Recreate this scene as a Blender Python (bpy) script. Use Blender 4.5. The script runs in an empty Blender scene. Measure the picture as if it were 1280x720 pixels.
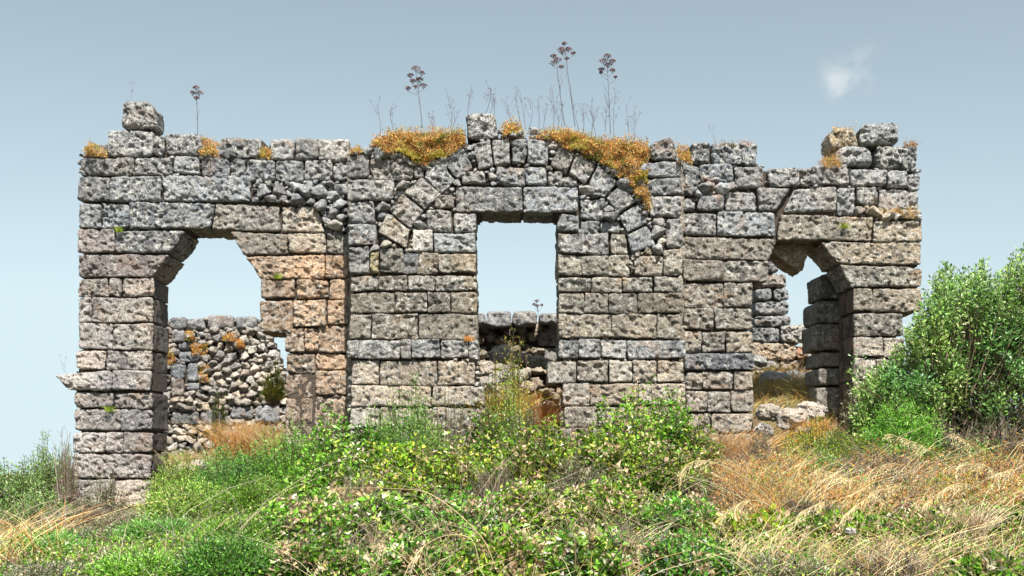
import bpy, math, random
import numpy as np
from mathutils import Vector
random.seed(7); rng = np.random.default_rng(7)
S = bpy.context.scene; COL = S.collection
R = math.radians

# ------------------------------------------------------------ camera
F = 1333.0; PITCH = R(4.0); EYE = 1.6; YH = 556.0
CY = YH - F*math.tan(PITCH)
cam = bpy.data.cameras.new('camera'); co = bpy.data.objects.new('camera', cam); COL.objects.link(co)
co.location = (0, 0, EYE); co.rotation_euler = (R(90)+PITCH, 0, 0)
cam.sensor_width = 36; cam.lens = 36*F/1280; cam.shift_y = (CY-360)/1280
cam.clip_start = 0.1; cam.clip_end = 8000; S.camera = co

def at(px, py, D):
    """pixel of the photograph -> point on the vertical plane y = D"""
    X = (px-640)/F; Y = -(py-CY)/F
    dy = math.cos(PITCH) - Y*math.sin(PITCH); dz = math.sin(PITCH) + Y*math.cos(PITCH)
    return (X/dy*D, D, EYE + dz/dy*D)
def ppm(D): return F/D

# ------------------------------------------------------------ light
SUN_AZ = R(13); SUN_EL = R(54)          # sun in front of the wall, to the right of the camera's back
sd = Vector((math.sin(SUN_AZ)*math.cos(SUN_EL), -math.cos(SUN_AZ)*math.cos(SUN_EL), math.sin(SUN_EL)))
sun = bpy.data.lights.new('sun', 'SUN'); sun.energy = 5.0; sun.angle = R(0.5); sun.color = (1.0, 0.95, 0.87)
so = bpy.data.objects.new('sun', sun); COL.objects.link(so); so.rotation_euler = sd.to_track_quat('Z', 'Y').to_euler()
W = bpy.data.worlds.new('World'); S.world = W; W.use_nodes = True
nt = W.node_tree; nt.nodes.clear()
def N(t, k, **kw):
    n = t.nodes.new(k)
    for a, b in kw.items(): setattr(n, a, b)
    return n
def L(t, a, b): t.links.new(a, b)
wo = N(nt, 'ShaderNodeOutputWorld'); bg = N(nt, 'ShaderNodeBackground'); bg.inputs[1].default_value = 0.075
sky = N(nt, 'ShaderNodeTexSky', sky_type='NISHITA', sun_disc=False, sun_elevation=SUN_EL)
sky.sun_rotation = math.atan2(sd.x, sd.y)
sky.altitude = 100; sky.air_density = 1.0; sky.dust_density = 1.6; sky.ozone_density = 2.2
tc = N(nt, 'ShaderNodeTexCoord'); sep = N(nt, 'ShaderNodeSeparateXYZ'); L(nt, tc.outputs['Generated'], sep.inputs[0])
mx = N(nt, 'ShaderNodeMath', operation='MAXIMUM'); mx.inputs[1].default_value = 0.13; L(nt, sep.outputs[2], mx.inputs[0])
cmb = N(nt, 'ShaderNodeCombineXYZ'); L(nt, sep.outputs[0], cmb.inputs[0]); L(nt, sep.outputs[1], cmb.inputs[1]); L(nt, mx.outputs[0], cmb.inputs[2])
L(nt, cmb.outputs[0], sky.inputs[0])
hs = N(nt, 'ShaderNodeHueSaturation'); hs.inputs['Saturation'].default_value = 0.52; hs.inputs['Hue'].default_value = 0.462; L(nt, sky.outputs[0], hs.inputs['Color'])
# a single faint wisp of cloud, placed by direction
cd = Vector(at(1066, 92, 10)) - Vector((0, 0, EYE)); cd.normalize()
vm = N(nt, 'ShaderNodeVectorMath', operation='DISTANCE'); vm.inputs[1].default_value = cd
wn = N(nt, 'ShaderNodeTexNoise'); wn.inputs['Scale'].default_value = 26; wn.inputs['Detail'].default_value = 5; wn.inputs['Distortion'].default_value = 0.6
L(nt, tc.outputs['Generated'], wn.inputs['Vector'])
wsc = N(nt, 'ShaderNodeVectorMath', operation='SCALE'); wsc.inputs['Scale'].default_value = 0.075
wsb = N(nt, 'ShaderNodeVectorMath', operation='SUBTRACT'); wsb.inputs[1].default_value = (.5, .5, .5)
L(nt, wn.outputs['Color'], wsb.inputs[0]); L(nt, wsb.outputs[0], wsc.inputs[0])
wad = N(nt, 'ShaderNodeVectorMath', operation='ADD'); L(nt, tc.outputs['Generated'], wad.inputs[0]); L(nt, wsc.outputs[0], wad.inputs[1]); L(nt, wad.outputs[0], vm.inputs[0])
mr = N(nt, 'ShaderNodeMapRange', interpolation_type='SMOOTHSTEP'); mr.inputs[1].default_value = 0.030; mr.inputs[2].default_value = 0.002; L(nt, vm.outputs['Value'], mr.inputs[0])
mr2 = N(nt, 'ShaderNodeMapRange'); mr2.inputs[1].default_value = 0.46; mr2.inputs[2].default_value = 0.68; L(nt, wn.outputs['Fac'], mr2.inputs[0])
mm = N(nt, 'ShaderNodeMath', operation='MULTIPLY'); L(nt, mr.outputs[0], mm.inputs[0]); L(nt, mr2.outputs[0], mm.inputs[1])
mm2 = N(nt, 'ShaderNodeMath', operation='MULTIPLY'); mm2.inputs[1].default_value = 0.30; L(nt, mm.outputs[0], mm2.inputs[0])
wm = N(nt, 'ShaderNodeMix', data_type='RGBA'); L(nt, mm2.outputs[0], wm.inputs[0]); L(nt, hs.outputs[0], wm.inputs[6]); wm.inputs[7].default_value = (8.0, 7.7, 7.3, 1)
L(nt, wm.outputs[2], bg.inputs[0]); L(nt, bg.outputs[0], wo.inputs[0])
S.view_settings.view_transform = 'Standard'; S.view_settings.look = 'None'; S.view_settings.gamma = 1
S.view_settings.exposure = 1.08
S.cycles.max_bounces = 6; S.cycles.transparent_max_bounces = 4

# ------------------------------------------------------------ numpy noise
_P = np.random.default_rng(3).permutation(256).astype(np.int64); _P = np.concatenate([_P, _P, _P])
_G = np.random.default_rng(4).normal(size=(256, 3)); _G /= np.linalg.norm(_G, axis=1)[:, None]
def perlin(p):
    i = np.floor(p).astype(np.int64); f = p-i; i &= 255; u = f*f*f*(f*(f*6-15)+10); out = 0
    for dx in (0, 1):
        for dy in (0, 1):
            for dz in (0, 1):
                h = _P[_P[_P[(i[:, 0]+dx) & 255]+((i[:, 1]+dy) & 255)]+((i[:, 2]+dz) & 255)] & 255
                g = _G[h]; d = f-np.array([dx, dy, dz])
                w = (u[:, 0] if dx else 1-u[:, 0])*(u[:, 1] if dy else 1-u[:, 1])*(u[:, 2] if dz else 1-u[:, 2])
                out = out + w*(g*d).sum(1)
    return out*1.6
def fbm(p, o=3):
    a = 1.; s = 0
    for k in range(o): s = s+a*perlin(p*2**k+k*17.3); a *= .5
    return s
def vnoise(p): return np.stack([perlin(p), perlin(p+31.7), perlin(p+77.1)], 1)

# ------------------------------------------------------------ object helpers
def tag(o, label=None, cat=None, group=None, kind=None):
    if label: o['label'] = label
    if cat: o['category'] = cat
    if group: o['group'] = group
    if kind: o['kind'] = kind
    return o
def empty(name, loc=(0, 0, 0)):
    o = bpy.data.objects.new(name, None); o.location = loc; COL.objects.link(o); o.empty_display_size = .2; return o
def mesh_from(name, v, faces_flat, counts, mat, col=None, smooth=True):
    me = bpy.data.meshes.new(name); v = np.asarray(v, np.float32)
    me.vertices.add(len(v)); me.vertices.foreach_set('co', v.ravel())
    counts = np.asarray(counts, np.int32); ff = np.asarray(faces_flat, np.int32)
    me.loops.add(len(ff)); me.loops.foreach_set('vertex_index', ff)
    me.polygons.add(len(counts)); st = np.concatenate([[0], np.cumsum(counts)[:-1]]).astype(np.int32)
    me.polygons.foreach_set('loop_start', st); me.polygons.foreach_set('loop_total', counts)
    me.polygons.foreach_set('use_smooth', np.full(len(counts), smooth))
    me.update(calc_edges=True)
    if col is not None:
        ca = me.color_attributes.new('tint', 'FLOAT_COLOR', 'POINT')
        c4 = np.ones((len(v), 4), np.float32); c4[:, :3] = col; ca.data.foreach_set('color', c4.ravel())
    me.materials.append(mat); return me
def obj(name, me, parent=None, loc=(0, 0, 0)):
    o = bpy.data.objects.new(name, me); COL.objects.link(o); o.location = loc
    if parent: o.parent = parent
    return o

# ------------------------------------------------------------ materials
def mat_new(name):
    m = bpy.data.materials.new(name); m.use_nodes = True; t = m.node_tree
    return m, t, t.nodes['Principled BSDF']
def ramp(t, src, stops, interp='LINEAR'):
    r = N(t, 'ShaderNodeValToRGB'); r.color_ramp.interpolation = interp
    e = r.color_ramp.elements
    while len(e) < len(stops): e.new(.5)
    for k, (p, c) in enumerate(stops):
        e[k].position = p; e[k].color = (c, c, c, 1) if not isinstance(c, tuple) else (*c, 1)
    L(t, src, r.inputs[0]); return r
def noise(t, vec, sc, det=4, rough=.6, dist=0):
    n = N(t, 'ShaderNodeTexNoise'); n.inputs['Scale'].default_value = sc; n.inputs['Detail'].default_value = det
    n.inputs['Roughness'].default_value = rough; n.inputs['Distortion'].default_value = dist; L(t, vec, n.inputs['Vector']); return n
def mixc(t, fac, a, b, mode='MIX'):
    n = N(t, 'ShaderNodeMix', data_type='RGBA', blend_type=mode)
    if isinstance(fac, (int, float)): n.inputs[0].default_value = fac
    else: L(t, fac, n.inputs[0])
    for s, i in ((a, 6), (b, 7)):
        if isinstance(s, tuple): n.inputs[i].default_value = (*s, 1)
        else: L(t, s, n.inputs[i])
    return n.outputs[2]
def math_(t, op, a, b=0.0):
    n = N(t, 'ShaderNodeMath', operation=op)
    for k, s in enumerate((a, b)):
        if isinstance(s, (int, float)): n.inputs[k].default_value = s
        else: L(t, s, n.inputs[k])
    return n.outputs[0]

def stone_mat():
    m, t, b = mat_new('weathered_limestone')
    geo = N(t, 'ShaderNodeNewGeometry'); P = geo.outputs['Position']; oi = N(t, 'ShaderNodeObjectInfo')
    base = oi.outputs['Color']
    n_big = noise(t, P, 2.6, 4, .6); n_mid = noise(t, P, 9, 7, .70); n_fine = noise(t, P, 42, 6, .72, .4)
    vor = N(t, 'ShaderNodeTexVoronoi'); vor.inputs['Scale'].default_value = 23; vor.inputs['Randomness'].default_value = 1
    wv = N(t, 'ShaderNodeVectorMath', operation='MULTIPLY_ADD'); L(t, n_mid.outputs['Color'], wv.inputs[0]); wv.inputs[1].default_value = (.12, .12, .12); L(t, P, wv.inputs[2])
    L(t, wv.outputs[0], vor.inputs['Vector'])
    amt = oi.outputs['Alpha']; nw = noise(t, P, .55, 3, .5)
    base = mixc(t, 1.0, base, ramp(t, nw.outputs['Fac'], [(.35, (.72, .74, .78)), (.5, (1., 1., 1.)), (.66, (1.18, 1.10, 1.0))]).outputs[0], 'MULTIPLY')
    # grain
    g = ramp(t, n_fine.outputs['Fac'], [(.30, .10), (.41, .60), (.50, 1.02), (.66, 1.95)])
    c = mixc(t, 1.0, base, g.outputs[0], 'MULTIPLY')
    # pale lichen crusts
    lw = ramp(t, n_mid.outputs['Fac'], [(.49, 0.), (.60, .85)])
    c = mixc(t, math_(t, 'MULTIPLY', lw.outputs[0], amt), c, mixc(t, 1.0, (.66, .65, .60), g.outputs[0], 'MULTIPLY'))
    # black lichen
    nb = noise(t, P, 7.3, 6, .75, .6)
    ld = ramp(t, nb.outputs['Fac'], [(.52, 0.), (.60, .88)])
    c = mixc(t, math_(t, 'MULTIPLY', ld.outputs[0], amt), c, (.06, .06, .065))
    mp = N(t, 'ShaderNodeMapping'); mp.inputs['Scale'].default_value = (2.2, 2.2, .32); L(t, P, mp.inputs['Vector']); ns = noise(t, mp.outputs[0], 1.0, 7, .7, .5)
    ls = ramp(t, ns.outputs['Fac'], [(.50, 0.), (.66, .55)]); c = mixc(t, ls.outputs[0], c, mixc(t, 1., c, (.42, .42, .44), 'MULTIPLY'))
    # warm iron staining
    no = noise(t, P, 1.7, 5, .7, .5)
    lo = ramp(t, no.outputs['Fac'], [(.56, 0.), (.72, .45)])
    c = mixc(t, lo.outputs[0], c, mixc(t, 1.0, (.42, .23, .11), g.outputs[0], 'MULTIPLY'))
    # soil caught in the pits
    pit = ramp(t, vor.outputs['Distance'], [(.05, .75), (.26, 0.)])
    pm = math_(t, 'MULTIPLY', pit.outputs[0], ramp(t, n_big.outputs['Fac'], [(.38, .15), (.62, 1.)]).outputs[0])
    c = mixc(t, pm, c, (.03, .026, .022))
    L(t, c, b.inputs['Base Color']); b.inputs['Roughness'].default_value = .95; b.inputs['Specular IOR Level'].default_value = .15
    h = math_(t, 'ADD', math_(t, 'MULTIPLY', n_fine.outputs['Fac'], 1.35), math_(t, 'MULTIPLY', n_mid.outputs['Fac'], 1.2))
    h = math_(t, 'SUBTRACT', h, math_(t, 'MULTIPLY', pm, 1.1))
    bp = N(t, 'ShaderNodeBump'); bp.inputs['Strength'].default_value = 1.0; bp.inputs['Distance'].default_value = .06
    L(t, h, bp.inputs['Height']); L(t, bp.outputs[0], b.inputs['Normal']); return m
STONE = stone_mat()
def core_mat():
    m, t, b = mat_new('earthy_wall_core'); geo = N(t, 'ShaderNodeNewGeometry')
    n = noise(t, geo.outputs['Position'], 14, 6, .7); r = ramp(t, n.outputs['Fac'], [(.3, (.03, .025, .02)), (.7, (.09, .068, .05))])
    L(t, r.outputs[0], b.inputs['Base Color']); b.inputs['Roughness'].default_value = 1
    bp = N(t, 'ShaderNodeBump'); bp.inputs['Distance'].default_value = .05; L(t, n.outputs['Fac'], bp.inputs['Height']); L(t, bp.outputs[0], b.inputs['Normal']); return m
CORE = core_mat()
def ground_mat():
    m, t, b = mat_new('dry_hillside_soil'); geo = N(t, 'ShaderNodeNewGeometry'); P = geo.outputs['Position']
    n1 = noise(t, P, .8, 6, .65); n2 = noise(t, P, 16, 8, .75, .4)
    c1 = ramp(t, n1.outputs['Fac'], [(.35, (.06, .075, .03)), (.5, (.12, .09, .05)), (.65, (.19, .13, .07))])
    c = mixc(t, 1., c1.outputs[0], ramp(t, n2.outputs['Fac'], [(.3, .35), (.5, 1.), (.7, 1.7)]).outputs[0], 'MULTIPLY')
    L(t, c, b.inputs['Base Color']); b.inputs['Roughness'].default_value = 1
    bp = N(t, 'ShaderNodeBump'); bp.inputs['Distance'].default_value = .08; L(t, n2.outputs['Fac'], bp.inputs['Height']); L(t, bp.outputs[0], b.inputs['Normal']); return m
GROUND = ground_mat()
def leaf_mat(name, rough=.55, transl=.3, spec=.35):
    m, t, b = mat_new(name); out = t.nodes['Material Output']
    a = N(t, 'ShaderNodeAttribute'); a.attribute_name = 'tint'
    L(t, a.outputs['Color'], b.inputs['Base Color']); b.inputs['Roughness'].default_value = rough; b.inputs['Specular IOR Level'].default_value = spec
    tr = N(t, 'ShaderNodeBsdfTranslucent'); L(t, a.outputs['Color'], tr.inputs['Color'])
    mx = N(t, 'ShaderNodeMixShader'); mx.inputs[0].default_value = transl; L(t, b.outputs[0], mx.inputs[1]); L(t, tr.outputs[0], mx.inputs[2]); L(t, mx.outputs[0], out.inputs['Surface'])
    return m
LEAF = leaf_mat('leaf', .38, .35, .5); STEM = leaf_mat('dry_stem', .9, .0, .1); STRAW = leaf_mat('straw', .7, .3, .3)

# ------------------------------------------------------------ terrain
def sm(a): a = np.clip(a, 0, 1); return a*a*(3-2*a)
def T(x, y):
    x = np.asarray(x, float); y = np.asarray(y, float)
    s = sm((y-8)/11.5)
    z = s*(.25+np.clip((x+8)/15, 0, 1.2)*1.15)
    z = z+sm((y-20.6)/2.2)*.75*sm((11-np.abs(x))/3)
    r = np.hypot(x, y-16)
    z = z-110*sm((r-34)/500)
    q = np.stack([x*.35, y*.35, x*0], -1).reshape(-1, 3)
    z = z+np.exp(-((x-.5)/4.5)**2)*sm((y-11)/3)*sm((17-y)/3)*.12
    z = z+(fbm(q, 3).reshape(z.shape))*.10*sm((60-r)/30)
    # earth heaped in the broken bottom of the window
    inn = sm((y-21.4)/1.6)*sm((11-np.abs(x))/2)*sm((32-y)/4); z = np.where(inn > 0, z+inn*np.clip(1.22-z, 0, 2), z)
    z = z+np.exp(-((x-.05)/1.0)**2)*sm((y-19.5)/1.6)*sm((25.5-y)/1.0)*1.0
    z = z+np.exp(-((x-5.9)/1.6)**2)*sm((y-21.2)/3.0)*sm((30-y)/2.0)*.85
    return z
def Tz(x, y): return float(T(np.array([x]), np.array([y]))[0])
n = 230; a = np.linspace(-1, 1, n)
gx = 14*a+np.sign(a)*2600*np.abs(a)**9; gy = 16+16*a+np.sign(a)*2600*np.abs(a)**9
GX, GY = np.meshgrid(gx, gy); GZ = T(GX, GY)
idx = np.arange(n*n).reshape(n, n)
q = np.stack([idx[:-1, :-1], idx[:-1, 1:], idx[1:, 1:], idx[1:, :-1]], -1).reshape(-1, 4)
g = obj('hillside_ground', mesh_from('hillside_ground', np.stack([GX, GY, GZ], -1).reshape(-1, 3), q.ravel(), np.full(len(q), 4), GROUND)); tag(g, kind='structure')

# ------------------------------------------------------------ stones
DC, DW, TH = 20.0, 21.0, 1.06           # front plane of the projecting middle, of the two wings; wall thickness
def stone_mesh(quad, y0, depth, seed, gap=.008, rad=.05, amp=.02, res=.022, front=0., dres=.16, warp=.028):
    """quad: 4 (x,z) corners TL,TR,BR,BL in metres; prism from y0 back by depth, rough front"""
    q = np.array(quad, float)
    w = (np.linalg.norm(q[1]-q[0])+np.linalg.norm(q[2]-q[3]))/2; h = (np.linalg.norm(q[3]-q[0])+np.linalg.norm(q[2]-q[1]))/2
    hx, hz = w/2, h/2; nx = max(4, int(w/res)); nz = max(4, int(h/res))
    rad = min(rad, hx*.6, hz*.6)
    u = np.linspace(-1, 1, nx+1); v = np.linspace(1, -1, nz+1); U, V = np.meshgrid(u, v)
    def place(U, V, sc):
        p = U*(hx-gap)*1.; r = V*(hz-gap)*1.; ex, ez = hx-gap, hz-gap
        cx = np.clip(p, -ex+rad, ex-rad); cz = np.clip(r, -ez+rad, ez-rad); dx, dz = p-cx, r-cz
        l = np.maximum(np.abs(dx), np.abs(dz)); nn = np.hypot(dx, dz)+1e-9; k = np.where(nn > 1e-6, l/nn, 1)
        p2 = (cx+dx*k)*sc; r2 = (cz+dz*k)*sc
        a = (p2/hx+1)/2; b = (1-r2/hz)/2
        X = (1-a)*(1-b)*q[0, 0]+a*(1-b)*q[1, 0]+a*b*q[2, 0]+(1-a)*b*q[3, 0]
        Z = (1-a)*(1-b)*q[0, 1]+a*(1-b)*q[1, 1]+a*b*q[2, 1]+(1-a)*b*q[3, 1]
        e = np.minimum(ex-np.abs(p), ez-np.abs(r))
        return X, Z, e
    X, Z, e = place(U, V, 1.)
    ee = np.clip(e/rad, 0, 1); Y = y0-front+rad*.75*(1-np.sqrt(1-(1-ee)**2))
    fv = np.stack([X, Y, Z], -1).reshape(-1, 3); m = len(fv); I = np.arange(m).reshape(nz+1, nx+1)
    per = np.concatenate([I[0, :], I[1:, -1], I[-1, -2::-1], I[-2:0:-1, 0]]); k = len(per)
    ds = [0.06]; 
    while ds[-1]+dres < depth: ds.append(ds[-1]+dres)
    ds.append(depth); verts = [fv]; ring0 = fv[per]
    for d in ds:
        r = ring0.copy(); r[:, 1] = y0-front+rad*.75+d*(1 if d < depth else 1); verts.append(r)
    cen = q.mean(0); verts.append(np.array([[cen[0], y0+depth+rad, cen[1]]]))
    vv = np.concatenate(verts)
    qs = np.stack([I[:-1, :-1], I[1:, :-1], I[1:, 1:], I[:-1, 1:]], -1).reshape(-1, 4)[:, ::1]
    faces = [qs.ravel()]; cnt = [np.full(len(qs), 4)]
    prev = per
    for j in range(len(ds)):
        cur = m+j*k+np.arange(k); n2 = np.roll(np.arange(k), -1)
        fq = np.stack([prev, prev[n2], cur[n2], cur], -1); faces.append(fq.ravel()); cnt.append(np.full(k, 4)); prev = cur
    n2 = np.roll(np.arange(k), -1); tri = np.stack([prev, prev[n2], np.full(k, len(vv)-1)], -1); faces.append(tri.ravel()); cnt.append(np.full(k, 3))
    # displacement: slow warp of the outline, lumps, pits
    off = np.array([seed*1.37 % 91, seed*2.11 % 77, seed*.71 % 53])
    rg = np.random.default_rng(seed)
    wv = vnoise(vv*2.6+off)*warp+vnoise(vv*7+off)*amp*.7
    def ss(v, a, b): t = np.clip((v-a)/(b-a), 0, 1); return t*t*(3-2*t)
    rough = 1+.5*perlin(vv*1.1+off+5)
    big = perlin(vv*4.2+off+70)
    lum = fbm(vv*9+off, 3)
    crat = ss(perlin(vv*8+off+9)+.35*perlin(vv*19+off), .12, .55)*2.4+ss(perlin(vv*17+off+40)+.3*lum, .10, .50)*1.5
    crack = np.clip(.10-np.abs(perlin(vv*3.3+off+60)+.25*lum), 0, 1)*7
    nrm = np.zeros_like(vv); fr = np.zeros(len(vv), bool); fr[:m] = True
    nrm[:m, 1] = -1; c3 = np.array([cen[0], 0, cen[1]])
    sid = vv[m:]-c3; sid[:, 1] = 0; nrm[m:] = sid/(np.linalg.norm(sid, axis=1)[:, None]+1e-6)
    d = (lum*1.3+big*.8-crat-crack*.9)*amp*rough
    d = np.where(fr, d, d*.5)
    vv = vv+wv*np.array([.7, 1, .7])+nrm*d[:, None]
    return mesh_from('stone', vv, np.concatenate(faces), np.concatenate(cnt), STONE)

GREY = (.315, .32, .325); DGREY = (.19, .20, .215); PINK = (.42, .345, .305); PALE = (.46, .41, .375); CREAM = (.475, .42, .35)
BROWN = (.27, .24, .20); TAN = (.47, .35, .255); GB = (.34, .305, .25)
def tone(px, py):
    py = py+random.gauss(0, 16) if not (422 < py < 464) else py
    if px < 200: base = GREY if py < 286 else (PINK if py < 345 else PALE)
    elif px < 436: base = GREY if py < 288 else ((.44, .40, .34) if py < 318 else TAN)
    elif px < 855: base = GREY if py < 300 else (GB if py < 423 else (GREY if py < 450 else CREAM))
    elif px < 960: base = GREY if py < 296 else (BROWN if py < 412 else (GB if py < 463 and py < 440 else (DGREY if py < 463 else CREAM)))
    else: base = GREY if py < 268 else (GB if py < 420 else CREAM)
    f = random.uniform(.70, 1.25); w = random.uniform(-.05, .05)
    return tuple(min(.75, max(.05, c*f*(1+w*s))) for c, s in zip(base, (1, 0, -1)))

def lich(px, py):
    return min(1., max(.12, (.85 if py < 300 else (.72 if px > 855 or py < 425 else (.9 if py < 450 and px > 434 else .58)))+random.uniform(-.28, .25)))
def varied(c, a=.25):
    f = random.uniform(1-a, 1+a); return tuple(min(.8, k*f) for k in c)
def Rr(x0, y0, x1, y1): return [(x0, y0), (x1, y0), (x1, y1), (x0, y1)]
def row(y0, y1, xs): return [Rr(xs[i], y0+random.uniform(-.6, .6), xs[i+1], y1+random.uniform(-.6, .6)) for i in range(len(xs)-1)]
blocks = []   # (quad px, kind, plane, options)
def add(qs, plane, kind='ashlar_block', **kw):
    for q in qs: blocks.append((q, kind, plane, kw))
# -- left wing
add([Rr(104, 179, 131, 196), Rr(132, 162, 190, 195), Rr(190, 167, 204, 194), Rr(205, 166, 254, 195), Rr(274, 170, 326, 197),
     Rr(338, 173, 368, 199), Rr(368, 171, 397, 200), Rr(397, 173, 436, 202)], DW, rad=.09)
add([Rr(98, 196, 167, 219), Rr(167, 195, 215, 219), Rr(217, 195, 250, 218), Rr(251, 196, 286, 222), Rr(287, 195, 305, 222), Rr(307, 198, 343, 225),
     Rr(343, 200, 378, 227), Rr(379, 199, 415, 226), Rr(416, 202, 434, 226)], DW, rad=.07)
add([Rr(97, 220, 137, 252), Rr(137, 220, 202, 252), Rr(203, 219, 312, 251)], DW)
add([Rr(97, 254, 126, 286), Rr(126, 254, 160, 286)], DW)
add([[(161, 252), (269, 253), (262, 285), (161, 286)], [(270, 254), (348, 258), (350, 289), (263, 287)], [(352, 258), (396, 257), (406, 290), (353, 290)]], DW, 'lintel_stone')
add([Rr(96, 287, 143, 316), [(143, 287), (231, 287), (211, 316), (143, 316)], [(97, 317), (211, 317), (191, 347), (97, 347)]], DW, dres=.10)
add(row(348, 371, [97, 135, 152, 191]), DW, dres=.1); add(row(372, 403, [96, 114, 191]), DW, dres=.1); add(row(404, 437, [97, 140.5, 191]), DW, dres=.1)
add(row(438, 462, [95, 131.5, 190]), DW, dres=.1)
add([[(68, 468), (141, 463), (141, 489), (86, 488)]], DW, front=.10, rad=.1); add([Rr(141, 463, 189, 489)], DW, front=.08, dres=.1)
add(row(490, 511, [93, 141.5, 190]), DW, dres=.1); add(row(512, 538, [92, 150, 190]), DW, dres=.1)
add(row(540, 566, [91, 131, 154, 189]), DW, dres=.1); add(row(567, 598, [90, 188]), DW, dres=.1); add(row(600, 634, [89, 142, 188]), DW, dres=.1); add(row(635, 664, [88, 125, 188]), DW)
# right pier of the left opening
add([[(286, 290), (358, 291), (358, 317), (304, 318)], [(359, 291), (407, 291), (406, 317), (359, 317)], [(305, 319), (406, 318), (406, 347), (325, 348)]], DW, dres=.1)
add([Rr(408, 291, 435, 317), Rr(407, 318, 435, 347), Rr(325, 349, 368, 373), Rr(370, 349, 410, 373), Rr(411, 348, 435, 374), Rr(325, 375, 366, 416), Rr(366, 374, 408, 408), Rr(409, 375, 435, 405)], DW, dres=.1)
add([Rr(355, 409, 380, 440), Rr(380, 409, 397, 440), Rr(397, 406, 435, 440)], DW, front=-.05)
add([Rr(355, 441, 393, 466), Rr(393, 441, 435, 462), Rr(355, 467, 391, 497), Rr(393, 463, 436, 493), Rr(355, 498, 374, 560), Rr(374, 498, 390, 545), Rr(391, 494, 436, 540), Rr(355, 545, 400, 590), Rr(400, 541, 436, 590)], DW, front=-.12)
# -- middle
add([Rr(434, 193, 461, 223), Rr(462, 198, 517, 224), Rr(517, 206, 531, 223), Rr(434, 224, 492, 250), Rr(434, 251, 468, 278), Rr(530, 203, 560, 224), Rr(537, 226, 562, 241)], DC, rad=.07)
add([Rr(541, 243, 567, 260), Rr(532, 261, 565, 288), Rr(567, 265, 595, 290), Rr(577, 213, 608, 232)], DC, rad=.06)
add([Rr(569, 233, 653, 265), Rr(654, 233, 723, 265)], DC, 'lintel_stone', gap=.006)
add([Rr(620, 207, 656, 232), Rr(656, 208, 684, 232), Rr(685, 213, 703, 232), Rr(703, 219, 722, 232)], DC, rad=.07)
V = [[(504, 240), (528, 221), (552, 243), (531, 262)], [(485, 264), (503, 241), (530, 263), (514, 285)], [(472, 291), (484, 266), (513, 287), (508, 311)],
     [(553, 202), (579, 184), (592, 210), (572, 226)], [(529, 222), (552, 204), (570, 227), (551, 242)], [(590, 180), (613, 176), (617, 208), (598, 213)],
     [(614, 175), (637, 174), (638, 206), (618, 208)], [(639, 175), (658, 174), (658, 203), (640, 205)], [(660, 174), (687, 177), (684, 207), (659, 204)],
     [(696, 183), (719, 192), (708, 217), (688, 207)], [(720, 193), (745, 206), (732, 231), (711, 216)], [(747, 205), (773, 227), (755, 247), (735, 231)],
     [(776, 230), (795, 252), (772, 268), (758, 248)], [(797, 254), (811, 279), (784, 291), (773, 270)], [(810, 281), (821, 307), (789, 316), (784, 293)]]
add(V, DC, 'voussoir', rad=.04, gap=.007, front=.03, warp=.018)
add([Rr(434, 279, 472, 305), Rr(516, 288, 540, 315), Rr(541, 290, 595, 316)], DC)
add(row(307, 342, [436, 462]), DC); add([Rr(463, 314, 474, 342), Rr(475, 309, 505, 342)], DC); add(row(316, 342, [505, 522, 548, 563, 596]), DC)
add(row(344, 363, [438, 473, 509, 543, 596]), DC); add(row(364.5, 391, [437, 493, 534, 563, 596]), DC); add(row(392, 424, [437, 464, 523, 597]), DC)
add(row(425, 449, [434, 501, 514, 550, 585, 598]), DC, front=.05); add(row(451, 481, [439, 474, 547, 594]), DC)
add(row(482, 508, [438, 499, 540, 606]), DC); add(row(509, 536, [437, 475, 540, 608]), DC); add(row(537, 568, [437, 500, 560, 608]), DC)
add([Rr(725, 247, 755, 274), Rr(697, 266, 724, 290), Rr(725, 276, 750, 290), Rr(750, 276, 775, 290)], DC); add([Rr(697, 291, 761, 317), [(764, 293), (782, 292), (786, 317), (764, 317)]], DC)
add(row(318, 344, [697, 727, 761, 787]), DC); add(row(346, 365, [698, 739, 778, 817, 853]), DC); add(row(366.5, 392, [698, 730, 761, 797, 854]), DC)
add(row(393, 423, [698, 764, 821, 854]), DC); add(row(424, 448, [698, 723, 751, 784, 857]), DC, front=.04)
add([Rr(684, 451, 721, 479)], DC, front=.04); add(row(450, 478, [721, 761, 791, 822, 855]), DC); add(row(479.5, 507, [703, 737, 798, 856]), DC); add(row(508, 534, [705, 748, 805, 856]), DC); add(row(535, 566, [690, 740, 800, 856]), DC)
add([Rr(792, 318, 828, 344), Rr(829, 311, 854, 344), Rr(832, 273, 854, 309), Rr(812, 244, 853, 271)], DC, rad=.07)
add([Rr(808, 201, 853, 221), Rr(809, 222, 852, 243)], DC, rad=.06); add([[(814, 176), (842, 168), (849, 200), (812, 200)]], DC, rad=.12)
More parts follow.
